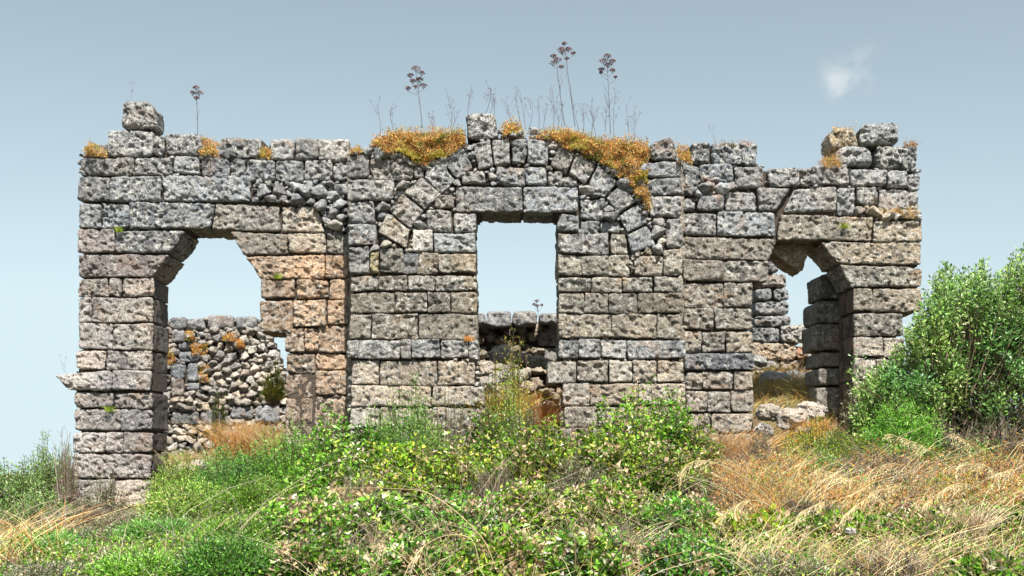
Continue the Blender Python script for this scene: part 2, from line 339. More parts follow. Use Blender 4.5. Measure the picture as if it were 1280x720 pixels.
# -- right wing
add([Rr(865, 176, 888, 203), Rr(890, 178, 947, 205)], DW, rad=.09)
add([Rr(855, 205, 874, 235), Rr(875, 204, 917, 227), Rr(918, 207, 956, 235), Rr(855, 246, 870, 263), Rr(872, 243, 906, 263), Rr(908, 238, 946, 264)], DW, rad=.08)
add([Rr(855, 265, 896, 294), Rr(897, 265, 970, 295)], DW, rad=.06)
add([[(857, 296), (973, 297), (962, 323), (857, 323)]], DW, dres=.1); add(row(324, 352, [855, 905, 961]), DW, dres=.1)
add(row(353, 384, [855, 905, 941]), DW, dres=.1); add(row(385, 412, [855, 893, 941]), DW, dres=.1); add(row(413.5, 440, [855, 877, 908, 942]), DW, dres=.1)
add(row(441, 463, [855, 943]), DW, front=.05); add(row(464, 487, [858, 878, 918, 942]), DW); add(row(488, 515, [858, 884, 914, 943]), DW); add(row(516, 541, [858, 890, 942]), DW); add(row(542, 570, [858, 900, 942]), DW)
add([Rr(960, 208, 1000, 233), Rr(1001, 213, 1014, 232), Rr(1014, 206, 1063, 231), Rr(1064, 210, 1110, 232), Rr(1110, 213, 1134, 236), Rr(1136, 216, 1151, 240)], DW, rad=.08)
add([[(948, 234), (988, 233), (970, 264), (948, 264)], [(994, 234), (1047, 233), (1047, 264), (980, 265)], Rr(1048, 233, 1070, 268), Rr(1071, 233, 1098, 254), Rr(1099, 236, 1151, 262)], DW, rad=.07)
add([[(976, 267), (1091, 271), (1091, 301), (972, 300)]], DW, 'lintel_stone'); add([Rr(1093, 275, 1152, 302)], DW, rad=.07)
add([[(1027, 302), (1152, 303), (1152, 332), (1048, 330)], [(1048, 331), (1153, 334), (1153, 358), (1066, 358)]], DW, dres=.1)
add(row(360, 389, [1067, 1092, 1152]), DW, dres=.1); add(row(391, 420, [1067, 1130]), DW, dres=.1); add(row(421, 447, [1067, 1105, 1131]), DW, dres=.1)
add(row(448, 475, [1067, 1096, 1128]), DW, dres=.1); add(row(476, 505, [1067, 1122]), DW, dres=.1); add(row(506, 545, [1067, 1110]), DW, dres=.1); add(row(546, 580, [1064, 1108]), DW)

wall = empty('ruined_wall', (0, DC+.5, Tz(0, DC)))
tag(wall, 'long ruined wall of weathered limestone blocks with two doorways, a central window and a broken arch', 'wall')
OFF = np.array(wall.location)
def px_quad(q, D): return [(lambda p: (p[0], p[2]))(at(x, y, D)) for x, y in q]
pic = np.zeros((720, 1280), np.int8)
yy, xx = np.mgrid[0:720, 0:1280]
def inside(poly, pad=0):
    m = np.zeros(xx.shape, bool); n = len(poly); j = n-1
    for i in range(n):
        xi, yi = poly[i]; xj, yj = poly[j]
        c = ((yi > yy) != (yj > yy)) & (xx < (xj-xi)*(yy-yi)/((yj-yi) or 1e-9)+xi); m ^= c; j = i
    return m
def add_stone(name, q, D, depth, parent, seed, color, off, ref=None, lic=.6, **kw):
    me = stone_mesh(px_quad(q, ref or D), D, depth, seed, **kw); o = obj(name, me, parent)
    vs = np.empty(len(me.vertices)*3, np.float32); me.vertices.foreach_get('co', vs); vs = vs.reshape(-1, 3)
    c = vs.mean(0); me.vertices.foreach_set('co', (vs-c).ravel().astype(np.float32)); me.update()
    o.location = tuple(c-off); o.color = (*color, lic); return o
for i, (q, kind, D, kw) in enumerate(blocks):
    kw = dict(kw); kw.setdefault('front', 0); kw['front'] += random.gauss(0, .014)
    kw.setdefault('gap', .006); kw['rad'] = kw.get('rad', .045)*.85
    cx = sum(p[0] for p in q)/4; cy = sum(p[1] for p in q)/4
    c = tone(cx, cy); q0 = q; jt = .9 if kind == 'ashlar_block' and 346 < cy else 1.5
    if kind == 'ashlar_block': q = [(x+random.gauss(0, jt*.45), y+random.gauss(0, jt*.6)) for x, y in q]; kw.setdefault('warp', random.uniform(.018, .045))
    if (516, 288) == q0[0]: c = (.66, .63, .58)
    if q0[0] == (463, 314): c = (.52, .44, .26)
    if abs(q[0][0]-505) < .1 and 310 < q[0][1] < 320: c = (.20, .205, .21)
    dp = TH+random.uniform(-.04, .04)
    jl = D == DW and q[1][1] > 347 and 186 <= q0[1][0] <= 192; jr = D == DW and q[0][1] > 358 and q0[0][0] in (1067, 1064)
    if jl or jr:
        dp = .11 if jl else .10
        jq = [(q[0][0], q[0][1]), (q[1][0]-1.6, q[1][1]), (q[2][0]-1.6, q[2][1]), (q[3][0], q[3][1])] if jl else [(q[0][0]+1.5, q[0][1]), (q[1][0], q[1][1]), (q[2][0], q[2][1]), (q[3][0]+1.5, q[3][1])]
        add_stone('jamb_block', jq, D+dp+.07, TH-dp-.08, wall, i+2011, varied((.17, .155, .145) if jl else (.26, .20, .145), .12), OFF, ref=D, lic=.08, gap=.006, rad=.02, amp=.008, dres=.07)  # jamb lining darkened in its own colour, standing in for shade inside the doorways
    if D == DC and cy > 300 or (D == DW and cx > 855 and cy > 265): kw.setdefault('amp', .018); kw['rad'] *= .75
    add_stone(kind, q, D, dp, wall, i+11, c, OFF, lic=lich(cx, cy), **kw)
    pic[inside(q)] = 1 if D == DW else 2

# rubble packing where no block stands, and a dark earthen core behind the joints
ZW = [[(314, 224), (434, 226), (434, 290), (406, 290), (398, 257), (314, 252)], [(855, 236), (956, 236), (970, 264), (855, 265)],
      [(98, 190), (434, 196), (434, 226), (98, 222)], [(1036, 232), (1151, 232), (1151, 302), (1093, 302), (1090, 268), (1048, 268)],
      [(960, 208), (1151, 210), (1151, 240), (988, 236), (960, 236)], [(1067, 447), (1128, 447), (1110, 545), (1067, 545)], [(855, 200), (956, 206), (956, 240), (855, 245)]]
ZC = [[(436, 187), (465, 183), (500, 190), (530, 203), (578, 182), (600, 176), (610, 233), (570, 233), (567, 262), (530, 290), (516, 316), (476, 309), (468, 250), (434, 250)],
      [(600, 172), (690, 176), (760, 207), (785, 196), (813, 200), (813, 250), (832, 275), (832, 344), (788, 344), (784, 318), (790, 318), (783, 290), (724, 290), (724, 232), (600, 232)],
      [(700, 420), (856, 420), (856, 566), (705, 566)], [(437, 420), (597, 420), (606, 566), (437, 566)], [(463, 305), (475, 305), (475, 315), (463, 315)]]
icos = []
import bmesh
for k in range(9):
    bm = bmesh.new(); bmesh.ops.create_icosphere(bm, subdivisions=3, radius=1.0)
    vs = np.array([v.co for v in bm.verts]); f = np.array([[v.index for v in fc.verts] for fc in bm.faces]); bm.free()
    p = 3.2+k % 3; vs = np.sign(vs)*np.abs(vs)**(.62+.08*(k % 4)); vs /= np.abs(vs).max(); rk = np.random.default_rng(k+50); pn = rk.normal(size=(7, 3)); pn /= np.linalg.norm(pn, axis=1)[:, None]
    for nn in pn: dd = np.clip(vs@nn-.62, 0, None); vs = vs-dd[:, None]*nn*.9
    o_ = k*13.7; d = 1+.24*fbm(vs*1.2+o_, 2)-.9*np.clip(.15-np.abs(perlin(vs*1.5+o_)), 0, 1)+.10*fbm(vs*4+o_, 2)-.22*np.clip(perlin(vs*4.5+o_)-.1, 0, 1)
    icos.append(mesh_from('rubble', vs*d[:, None], f.ravel(), np.full(len(f), 3), STONE))
def rubble(parent, x, y, z, sx, sy, sz, color, off=(0, 0, 0), name='rubble_stone', tilt=.35):
    o = obj(name, random.choice(icos), parent, (x-off[0], y-off[1], z-off[2])); o.scale = (sx, sy, sz)
    o.rotation_euler = (random.uniform(-tilt, tilt), random.uniform(-tilt, tilt), random.uniform(-.6, .6)+random.choice((0, math.pi)))
    o.color = (*color, .5); return o
def fill(zones, D, code, rmin, rmax, tries, parent, off, cap, dense=1.0):
    free = np.zeros(pic.shape, bool)
    for z in zones: free |= inside(z)
    free &= pic == 0
    crack = inside([(972, 264), (990, 234), (996, 234), (982, 266), (975, 300), (968, 300)]); free &= ~crack
    ys, xs = np.nonzero(free); pts = []
    if not len(ys): return 0
    occ = (pic > 0)
    zz = occ.copy()
    for z in zones: zz |= inside(z)
    out = ~zz
    order = np.random.default_rng(5).permutation(len(ys))[:tries]
    for r_try in np.linspace(rmax, rmin, 7):
        for j in order:
            if len(pts) >= cap: break
            x, y = xs[j], ys[j]; r = r_try
            yy0, yy1, xx0, xx1 = int(y-r*.75), int(y+r*.75)+1, int(x-r), int(x+r)+1
            if occ[yy0:yy1, xx0:xx1].mean() > .20 or out[yy0:yy1, xx0:xx1].mean() > .08: continue
            if any((x-a)**2+((y-b)*1.25)**2 < ((r+c)*.86)**2 for a, b, c in pts): continue
            pts.append((x, y, r))
    for x, y, r in pts:
        X, Y, Z = at(x, y, D); s = r/ppm(D)
        rubble(parent, X, D+.05+random.uniform(-.05, .04), Z, s*1.1, s*1.3, s*.9, varied(tuple(min(.7, c_*1.3) for c_ in tone(x, y))), off)
    return len(pts)
def small_rubble(zones, D, n, parent, off, rmin, rmax, tn, name='small_rubble'):
    free = np.zeros(pic.shape, bool)
    for z in zones: free |= inside(z)
    free &= pic == 0
    ys, xs = np.nonzero(free); rg = np.random.default_rng(int(D*10)); k = rg.integers(0, len(ys), n)
    bm = bmesh.new(); bmesh.ops.create_icosphere(bm, subdivisions=2, radius=1.0); bv = np.array([v.co for v in bm.verts]); bf = np.array([[v.index for v in fc.verts] for fc in bm.faces]); bm.free()
    bv = np.sign(bv)*np.abs(bv)**.75; bv /= np.abs(bv).max(); V_ = []; F_ = []
    for j, i in enumerate(k):
        X, Y, Z = at(xs[i]+.5, ys[i]+.5, D); r = rg.uniform(rmin, rmax)/ppm(D); a = rg.normal(size=(3, 3)); q, _ = np.linalg.qr(a); v = (bv*(1+.25*fbm(bv*1.5+j*3.1, 2))[:, None])@q
        V_.append(v*np.array([1.3, 1.2, .85])*r+np.array([X, D+.15+rg.uniform(-.04, .05), Z])-np.array(off)); F_.append(bf+j*len(bv))
    o = obj(name, mesh_from(name, np.concatenate(V_), np.concatenate(F_).ravel(), np.full(n*len(bf), 3), STONE), parent); o.color = (*tn, .6); o['kind'] = 'stuff'; return o
small_rubble(ZC, DC, 420, wall, OFF, 1.6, 3.6, (.34, .33, .31)); small_rubble(ZW, DW, 300, wall, OFF, 1.6, 3.6, (.33, .32, .31))
nr = fill(ZC, DC, 2, 2.4, 9.5, 3000, wall, OFF, 200)+fill(ZW, DW, 1, 2.4, 9.5, 1800, wall, OFF, 98)

for k in range(26):
    t = k/25; px_, py_ = [(455+t*125, np.interp(455+t*125, [455, 470, 500, 520, 535, 560, 582], [190, 188, 197, 205, 208, 196, 184])), (0, 0)][0]
    if random.random() < .75: X, Y, Z = at(px_, py_+random.uniform(-2, 3), DC); q_ = random.uniform(3, 6)/ppm(DC); rubble(wall, X, DC+.02, Z, q_*1.2, q_, q_*.8, varied((.42, .42, .41)), OFF)
for px_, py_, r_ in [(627, 165, 5), (640, 169, 6), (650, 167, 4), (668, 165, 7), (683, 171, 5), (728, 186, 6), (737, 192, 4), (795, 207, 5), (800, 216, 5), (790, 226, 4), (803, 232, 4), (779, 212, 5), (798, 244, 5), (806, 226, 4), (788, 214, 4), (783, 233, 4), (691, 184, 5)]:
    X, Y, Z = at(px_, py_, DC); q_ = r_/ppm(DC); rubble(wall, X, DC-.02, Z, q_*1.2, q_, q_*.85, varied((.45, .44, .42)), OFF)
def core(mask, D, depth, parent, name, off, cell=3, fr=.16):
    M = mask[::cell, ::cell]
    def dil(m): 
        o = m.copy(); o[1:] |= m[:-1]; o[:-1] |= m[1:]; o[:, 1:] |= m[:, :-1]; o[:, :-1] |= m[:, 1:]; return o
    M = dil(dil(M)); M = ~dil(dil(dil(~M)))
    H, Wd = M.shape; vs = []; fc = []
    P = np.zeros((H+1, Wd+1, 2, 3))
    for j in range(H+1):
        for i in range(Wd+1):
            a = at(i*cell-cell/2, j*cell-cell/2, D); P[j, i, 0] = (a[0], D+fr, a[2]); P[j, i, 1] = (a[0], D+depth, a[2])
    P += 0; jj, ii = np.nonzero(M); A = []
    for j, i in zip(jj, ii):
        c = [P[j, i], P[j, i+1], P[j+1, i+1], P[j+1, i]]
        A.append([c[3][0], c[2][0], c[1][0], c[0][0]]); A.append([c[0][1], c[1][1], c[2][1], c[3][1]])
        for (dj, di, a, b) in ((-1, 0, 0, 1), (1, 0, 2, 3), (0, 1, 1, 2), (0, -1, 3, 0)):
            y2, x2 = j+dj, i+di
            if not (0 <= y2 < H and 0 <= x2 < Wd) or not M[y2, x2]: A.append([c[a][0], c[b][0], c[b][1], c[a][1]])
    A = np.array(A).reshape(-1, 3)-np.array(off); o = obj(name, mesh_from(name, A, np.arange(len(A)), np.full(len(A)//4, 4), CORE, smooth=False), parent); return o
mc = (pic == 2); mw = (pic == 1)
for z in ZC: mc |= inside(z)
for z in ZW: mw |= inside(z)
MATS = [[(455, 188), (470, 166), (488, 162), (530, 162), (582, 162), (582, 184), (560, 197), (535, 210), (500, 198)],
        [(625, 170), (628, 154), (650, 155), (655, 168)], [(655, 170), (680, 163), (715, 160), (745, 171), (775, 173), (810, 180), (812, 262), (797, 250), (775, 222), (745, 203), (720, 190), (690, 178)]]
for z in MATS: mc |= inside(z)
mw |= inside([(948, 232), (990, 232), (990, 300), (960, 300)])
core(mc & ~mw | (pic == 2), DC, TH-.12, wall, 'wall_core', OFF); core(mw, DW, TH-.1, wall, 'wall_core', OFF)

# masonry that ties the projecting middle to the two wings (seen only from the side)
ry = [210, 244, 275, 306, 340, 372, 405, 440, 466, 494, 520, 548, 580]
for j in range(len(ry)-1):
    for x0, x1 in ((817, 857), (433, 470)):
        add_stone('bonding_block', Rr(x0, ry[j], x1, ry[j+1]), DW+.03, .9, wall, 3000+j+x0, varied(GB, .15), OFF, res=.05, gap=.003, rad=.03)
# second leaf of masonry behind the right doorway's jamb and the broken lintel hanging in it
DB = DW+TH+.05
def X2(px, D): return px
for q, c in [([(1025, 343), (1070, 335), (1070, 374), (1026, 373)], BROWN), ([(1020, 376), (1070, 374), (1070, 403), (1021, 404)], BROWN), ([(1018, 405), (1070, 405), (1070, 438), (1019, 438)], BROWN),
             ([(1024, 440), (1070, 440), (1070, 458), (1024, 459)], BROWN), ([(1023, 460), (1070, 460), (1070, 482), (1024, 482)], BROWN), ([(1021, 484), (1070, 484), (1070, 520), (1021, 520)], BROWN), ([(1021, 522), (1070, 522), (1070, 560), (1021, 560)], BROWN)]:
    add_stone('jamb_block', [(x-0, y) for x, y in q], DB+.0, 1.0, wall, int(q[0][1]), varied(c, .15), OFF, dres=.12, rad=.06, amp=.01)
add_stone('lintel_stone', [(953, 306), (1016, 300), (1004, 340), (986, 331)], DW+.42, .65, wall, 901, (.42, .31, .19), OFF, dres=.1, rad=.05)
add_stone('lintel_stone', [(975, 296), (1030, 296), (1040, 318), (1012, 310)], DW+.5, .6, wall, 902, (.40, .30, .19), OFF, dres=.1, rad=.04)

# ------------------------------------------------------------ ruins behind the openings
def back_wall(name, label, D, rects, zones, rsz, cap, tn, depth=.8, cell=4, mask_extra=None):
    global pic
    keep = pic.copy(); pic[:] = 0
    base = empty(name, (at(zones[0][0][0], 560, D)[0], D+.4, Tz(at(zones[0][0][0], 560, D)[0], D))); tag(base, label, 'wall'); off = np.array(base.location)
    m = np.zeros(pic.shape, bool)
    for k, (q, c) in enumerate(rects):
        add_stone('ashlar_block', q, D, depth*.9, base, 500+k+int(D*7), varied(c, .15), off, res=.045, rad=.07, amp=.022); mk = inside(q); m |= mk; pic[mk] = 1
    for z in zones: m |= inside(z)
    global tone
    old = tone; tone = tn
    free = fill(zones, D, 1, rsz[0], rsz[1], 3500, base, off, cap)
    tone = old; small_rubble(zones, D-.05, cap*4, base, off, 1.6, 3.4, tn(0, 0)); core(m, D, depth, base, 'wall_core', off, cell=cell, fr=.14); pic = keep; return base
def tn_left(x, y):
    b = random.choice([(.48, .44, .38), (.42, .37, .31), (.36, .34, .32), (.50, .42, .33), (.33, .30, .27)]); return varied(b, .2)
rl = [(Rr(212, 396, 232, 412), GREY), (Rr(233, 397, 256, 412), GREY), (Rr(258, 394, 291, 410), (.40, .37, .35)), (Rr(294, 395, 320, 411), GREY), (Rr(213, 412, 231, 428), GREY), (Rr(222, 427, 248, 438), DGREY),
      (Rr(222, 439, 249, 453), (.30, .32, .34)), (Rr(212, 454, 231, 474), (.30, .32, .34)), (Rr(233, 454, 250, 477), (.30, .32, .34)), (Rr(232, 477, 252, 488), (.32, .33, .35)), (Rr(212, 470, 229, 496), (.40, .34, .30)),
      (Rr(212, 514, 248, 532), DGREY), (Rr(249, 512, 277, 532), DGREY), (Rr(286, 506, 316, 524), GREY), (Rr(318, 506, 350, 530), GREY)]
bl = back_wall('rubble_wall', 'collapsing back wall of small round rubble seen through the left doorway', 27.0, rl,
               [[(192, 402), (206, 398), (320, 398), (338, 420), (350, 450), (362, 500), (362, 600), (192, 600)]], (2.0, 6.4), 290, tn_left)
bm_ = [(Rr(586, 390, 607, 407), GREY), (Rr(608, 388, 639, 409), GREY), (Rr(640, 388, 672, 407), GREY), (Rr(674, 390, 712, 405), GREY), (Rr(673, 411, 712, 433), (.38, .37, .36)), (Rr(678, 434, 712, 452), GREY)]
for q, c in bm_: pass
bw = back_wall('rear_wall', 'shaded back wall with projecting top course seen through the central window', 25.0, bm_[4:],
               [[(584, 400), (712, 400), (712, 530), (584, 530)]], (4.0, 7.5), 60, lambda x, y: varied((.30, .25, .19), .3), depth=.9)
off = np.array(bw.location)
for k, (q, c) in enumerate(bm_[:4]): add_stone('coping_block', q, 24.55, 1.2, bw, 700+k, varied(c, .12), off, res=.04, rad=.09, amp=.025)
rp = [(Rr(944, 318, 974, 341), GREY), (Rr(944, 341, 984, 359), (.42, .38, .34)), (Rr(944, 360, 966, 375), GREY), (Rr(967, 360, 987, 375), GREY), (Rr(944, 376, 988, 393), GREY), (Rr(944, 394, 989, 408), GREY),
      (Rr(940, 409, 976, 428), DGREY), (Rr(977, 405, 1009, 428), (.40, .39, .37)), (Rr(940, 428, 996, 450), (.42, .34, .26)), (Rr(997, 431, 1010, 448), (.48, .30, .20)), (Rr(940, 451, 975, 462), GREY), (Rr(976, 450, 1000, 462), (.42, .34, .26)),
      (Rr(940, 463, 986, 486), (.48, .47, .45)), (Rr(1009, 428, 1030, 462), (.42, .42, .42))]
bp_ = empty('stepped_pier', (at(970, 500, 25.6)[0], 26, Tz(6.2, 26))); tag(bp_, 'stepped pier of pale blocks standing behind the right doorway', 'wall'); off = np.array(bp_.location)
for k, (q, c) in enumerate(rp): add_stone('ashlar_block', q, 25.6+random.uniform(-.05, .05), 1.0, bp_, 800+k, varied(c, .12), off, rad=.09, amp=.024, warp=.04)

# ------------------------------------------------------------ loose blocks on the wall top
def loose(q, D, label, color, seed, depth=.7, **kw):
    X, Y, Z = at(sum(p[0] for p in q)/4, q[2][1], D); loc = np.array((X, D+.4, Z))
    me = stone_mesh(px_quad(q, D), D, depth, seed, gap=.003, rad=kw.get('rad', .14), amp=.026, warp=.05)
    vs = np.empty(len(me.vertices)*3, np.float32); me.vertices.foreach_get('co', vs); me.vertices.foreach_set('co', (vs.reshape(-1, 3)-loc).ravel().astype(np.float32)); me.update()
    o = obj('loose_block', me, None, tuple(loc)); o.color = (*color, 1); tag(o, label, 'stone', 'loose blocks on the wall top')
loose([(150, 124), (190, 126), (193, 160), (150, 160)], DW, 'single pale block perched alone on the far left end of the wall top', (.42, .41, .38), 301, .6)
loose([(583, 141), (618, 140), (624, 171), (582, 173)], DC, 'pale squared block standing on the arch crown amid orange growth', (.48, .48, .47), 302, .7, rad=.08)
loose([(1038, 160), (1070, 158), (1077, 184), (1037, 186)], DW, 'tan rounded block, left of the two topmost on the right end', (.50, .40, .27), 303, .6)
loose([(1077, 154), (1125, 151), (1126, 180), (1077, 181)], DW, 'grey rounded block, highest and rightmost of the pile on the right end', (.36, .38, .39), 304, .7)
loose([(1046, 182), (1088, 181), (1094, 206), (1048, 206)], DW, 'grey round block directly under the tan one on the right end', (.36, .38, .40), 305, .7)
loose([(1096, 181), (1149, 181), (1146, 211), (1100, 210)], DW, 'flat topped grey block with red moss at the upper right corner of the wall', (.33, .33, .33), 306, .8, rad=.08)

# ------------------------------------------------------------ leaves and stems
class Plant:
    def __init__(s): s.v = []; s.f = []; s.c = []; s.k = []; s.n = 0
    def leaves(s, P, Dr, size, width, col, nrm=None, fold=.25):
        n = len(P); 
        if n == 0: return
        Dr = Dr/(np.linalg.norm(Dr, axis=1)[:, None]+1e-9)
        if nrm is None: nrm = rng.normal(size=(n, 3))+np.array([0, -.3, .9])
        Sd = np.cross(Dr, nrm); Sd /= np.linalg.norm(Sd, axis=1)[:, None]+1e-9; Nn = np.cross(Sd, Dr)
        size = np.broadcast_to(size, (n,))[:, None]; width = np.broadcast_to(width, (n,))[:, None]
        a = P; b = P+Dr*size*.45+Sd*width*.5+Nn*width*fold; c = P+Dr*size-Nn*size*.12; d = P+Dr*size*.45-Sd*width*.5+Nn*width*fold
        vv = np.stack([a, b, c, d], 1).reshape(-1, 3); i = s.n+np.arange(n)*4
        f = np.stack([i, i+1, i+2, i, i+2, i+3], 1).ravel()
        s.v.append(vv); s.f.append(f); s.k.append(np.full(2*n, 3)); s.c.append(np.repeat(col, 4, 0)); s.n += 4*n
    def tubes(s, C, r0, r1, col):
        """C: (n, m, 3) polylines -> 3-sided tapering tubes"""
        n, m, _ = C.shape; t = np.gradient(C, axis=1); t /= np.linalg.norm(t, axis=2)[..., None]+1e-9
        up = np.array([.31, .77, .2]); a = np.cross(t, up); a /= np.linalg.norm(a, axis=2)[..., None]+1e-9; b = np.cross(t, a)
        rr = (r0+(r1-r0)*np.linspace(0, 1, m))[None, :, None]
        ring = [C+(a*math.cos(x)+b*math.sin(x))*rr for x in (0, 2.1, 4.2)]
        vv = np.stack(ring, 2).reshape(-1, 3); base = s.n+(np.arange(n)[:, None]*m+np.arange(m-1)[None])*3
        q = []
        for k in range(3): k2 = (k+1) % 3; q.append(np.stack([base+k, base+k2, base+3+k2, base+3+k], -1).reshape(-1, 4))
        q = np.concatenate(q); s.v.append(vv); s.f.append(q.ravel()); s.k.append(np.full(len(q), 4)); s.c.append(np.repeat(col, m*3, 0)); s.n += len(vv)
    def build(s, name, mat, parent=None, loc=(0, 0, 0), smooth=False):
        v = np.concatenate(s.v)-np.array(loc) if parent is not None or True else 0
        me = mesh_from(name, v, np.concatenate(s.f), np.concatenate(s.k), mat, np.concatenate(s.c), smooth); o = obj(name, me, parent)
        if parent is None: o.location = loc
        return o
def cols(n, pal, w=None, var=.25):
    pal = np.array(pal); k = rng.choice(len(pal), n, p=w); c = pal[k]*rng.uniform(1-var, 1+var, (n, 1)); return np.clip(c*rng.uniform(.92, 1.08, (n, 3)), .01, .9)
def bez(a, b, c, m):
    t = np.linspace(0, 1, m)[None, :, None]; return (1-t)**2*a[:, None]+2*t*(1-t)*b[:, None]+t*t*c[:, None]
BROAD = [(.11, .28, .02), (.19, .40, .03), (.42, .56, .08), (.035, .09, .015), (.60, .55, .33)]
BW = [.32, .30, .18, .12, .08]
FEATH = [(.15, .34, .03), (.26, .48, .06), (.05, .13, .02), (.48, .56, .20)]
FW = [.4, .3, .22, .08]
GREYG = [(.19, .26, .11), (.30, .34, .21), (.08, .11, .05), (.46, .40, .30), (.26, .19, .15)]
LIME = [(.32, .44, .05), (.48, .50, .06), (.16, .32, .04), (.62, .44, .06)]
OLIVE = [(.15, .28, .06), (.24, .40, .10), (.055, .12, .035), (.46, .56, .30)]
TWIG = [(.16, .11, .09), (.24, .17, .13), (.11, .08, .07), (.30, .26, .22), (.14, .16, .07)]
STR = [(.58, .44, .22), (.48, .33, .15), (.40, .22, .09), (.64, .52, .31)]
ORN = [(.62, .26, .07), (.68, .36, .10), (.42, .18, .06), (.74, .56, .16), (.28, .28, .07), (.50, .38, .20)]
nshrub = [0]
def shrub(px, ytop, wpx, D, kind, label, nsh=90, lps=26, group=None, cat='shrub', name='leafy_shrub', ybase=None, tall=None):
    ytop -= 12 if (D >= 18 and 400 < px < 870 and ytop > 500) else (14 if 180 < px < 890 else 0)
    X, _, Zt = at(px, ytop, D); z0 = Tz(X, D)-.05 if ybase is None else at(px, ybase, D)[2]
    H = max(.25, Zt-z0); Wd = wpx/ppm(D)/2; nshrub[0] += 1
    root = empty(name, (X, D, z0)); tag(root, label, cat, group); o0 = np.array((X, D, z0))
    # shoots
    n = int(nsh*1.25); ang = rng.uniform(0, 2*math.pi, n); rr = np.sqrt(rng.uniform(0, 1, n))
    hgt = H*np.sqrt(np.clip(1-(rr*.92)**2.2, .05, 1))*np.where(rng.uniform(0, 1, n) < .16, rng.uniform(1., 1.32, n), rng.uniform(.42, 1.05, n)); hue = rng.uniform(.66, 1.15)*np.array([rng.uniform(.8, 1.35), 1., rng.uniform(.8, 1.5)]); lsz = rng.uniform(.8, 1.35)
    end = o0+np.stack([np.cos(ang)*rr*Wd, np.sin(ang)*rr*Wd*.75, hgt], 1)
    st = o0+np.stack([np.cos(ang)*rr*Wd*.35, np.sin(ang)*rr*Wd*.25, hgt*0], 1)
    mid = (st+end)/2+np.stack([np.cos(ang)*rr*Wd*.12, np.sin(ang)*rr*Wd*.1, H*.12*np.ones(n)], 1)+rng.normal(size=(n, 3))*.04
    C = bez(st, mid, end, 7); st_p = Plant(); sc = {'twig': TWIG, 'feather': [(.12, .12, .05)], }.get(kind, [(.17, .13, .08), (.11, .09, .05)])
    st_p.tubes(C, .010, .004, cols(n, sc)); lp = Plant()
    m = lps; t = rng.uniform(.10, 1.0, (n, m))**(.55 if kind == 'broad' else .75); dead = np.repeat(rng.uniform(0, 1, n) < (.24 if D < 14.5 else .09), m)
    a, b, c = st[:, None], mid[:, None], end[:, None]; tt = t[..., None]
    P = ((1-tt)**2*a+2*tt*(1-tt)*b+tt*tt*c).reshape(-1, 3); tan = (2*(1-tt)*(b-a)+2*tt*(c-b)).reshape(-1, 3); tan /= np.linalg.norm(tan, axis=1)[:, None]
    out = rng.normal(size=P.shape); out -= tan*(out*tan).sum(1)[:, None]; out /= np.linalg.norm(out, axis=1)[:, None]; N_ = len(P)
    if kind == 'broad':
        P = P+out*rng.uniform(0, .10, (N_, 1)); lp.leaves(P, out+tan*.7, rng.uniform(.035, .095, N_)*lsz, rng.uniform(.026, .066, N_)*lsz, np.where(dead[:, None], cols(N_, [(.50, .38, .22), (.36, .25, .15), (.58, .50, .34)]), cols(N_, BROAD, BW)*np.repeat(rng.uniform(.6, 1.4, (n, 1)), m, 0)*hue))
    elif kind == 'feather':
        for k in range(3):
            out = rng.normal(size=P.shape); Q = P+out*rng.uniform(.01, .075, (N_, 1)); lp.leaves(Q, out*1.2+tan*.7, rng.uniform(.025, .065, N_), rng.uniform(.010, .021, N_), cols(N_, FEATH, FW)*np.repeat(rng.uniform(.6, 1.4, (n, 1)), m, 0)*hue, fold=.1)
    elif kind == 'greyg':
        P = P+out*rng.uniform(0, .06, (N_, 1)); lp.leaves(P, out+tan, rng.uniform(.03, .06, N_), rng.uniform(.010, .024, N_), cols(N_, GREYG))
    elif kind == 'lime':
        P = P+out*rng.uniform(0, .06, (N_, 1)); lp.leaves(P, out*.7+tan, rng.uniform(.03, .07, N_), rng.uniform(.008, .022, N_), cols(N_, LIME))
    elif kind == 'olive':
        P = P+out*rng.uniform(0, .09, (N_, 1)); lp.leaves(P, out+tan*.9, rng.uniform(.035, .075, N_), rng.uniform(.014, .028, N_), cols(N_, OLIVE, [.36, .36, .14, .14]))
    elif kind == 'twig':
        k = rng.integers(0, N_, N_//2); P2 = P[k]; e2 = P2+(out[k]*.6+tan[k])*rng.uniform(.05, .16, (len(k), 1)); st_p.tubes(np.stack([P2, (P2+e2)/2+.008, e2], 1), .0035, .0015, cols(len(k), TWIG))
        k = rng.integers(0, N_, N_//2); lp.leaves(P[k], out[k]+tan[k], rng.uniform(.015, .04, len(k)), rng.uniform(.008, .018, len(k)), cols(len(k), TWIG))
    o = st_p.build('stem', STEM, root, o0); o = lp.build('foliage', LEAF, root, o0); o['kind'] = 'stuff'
    return root

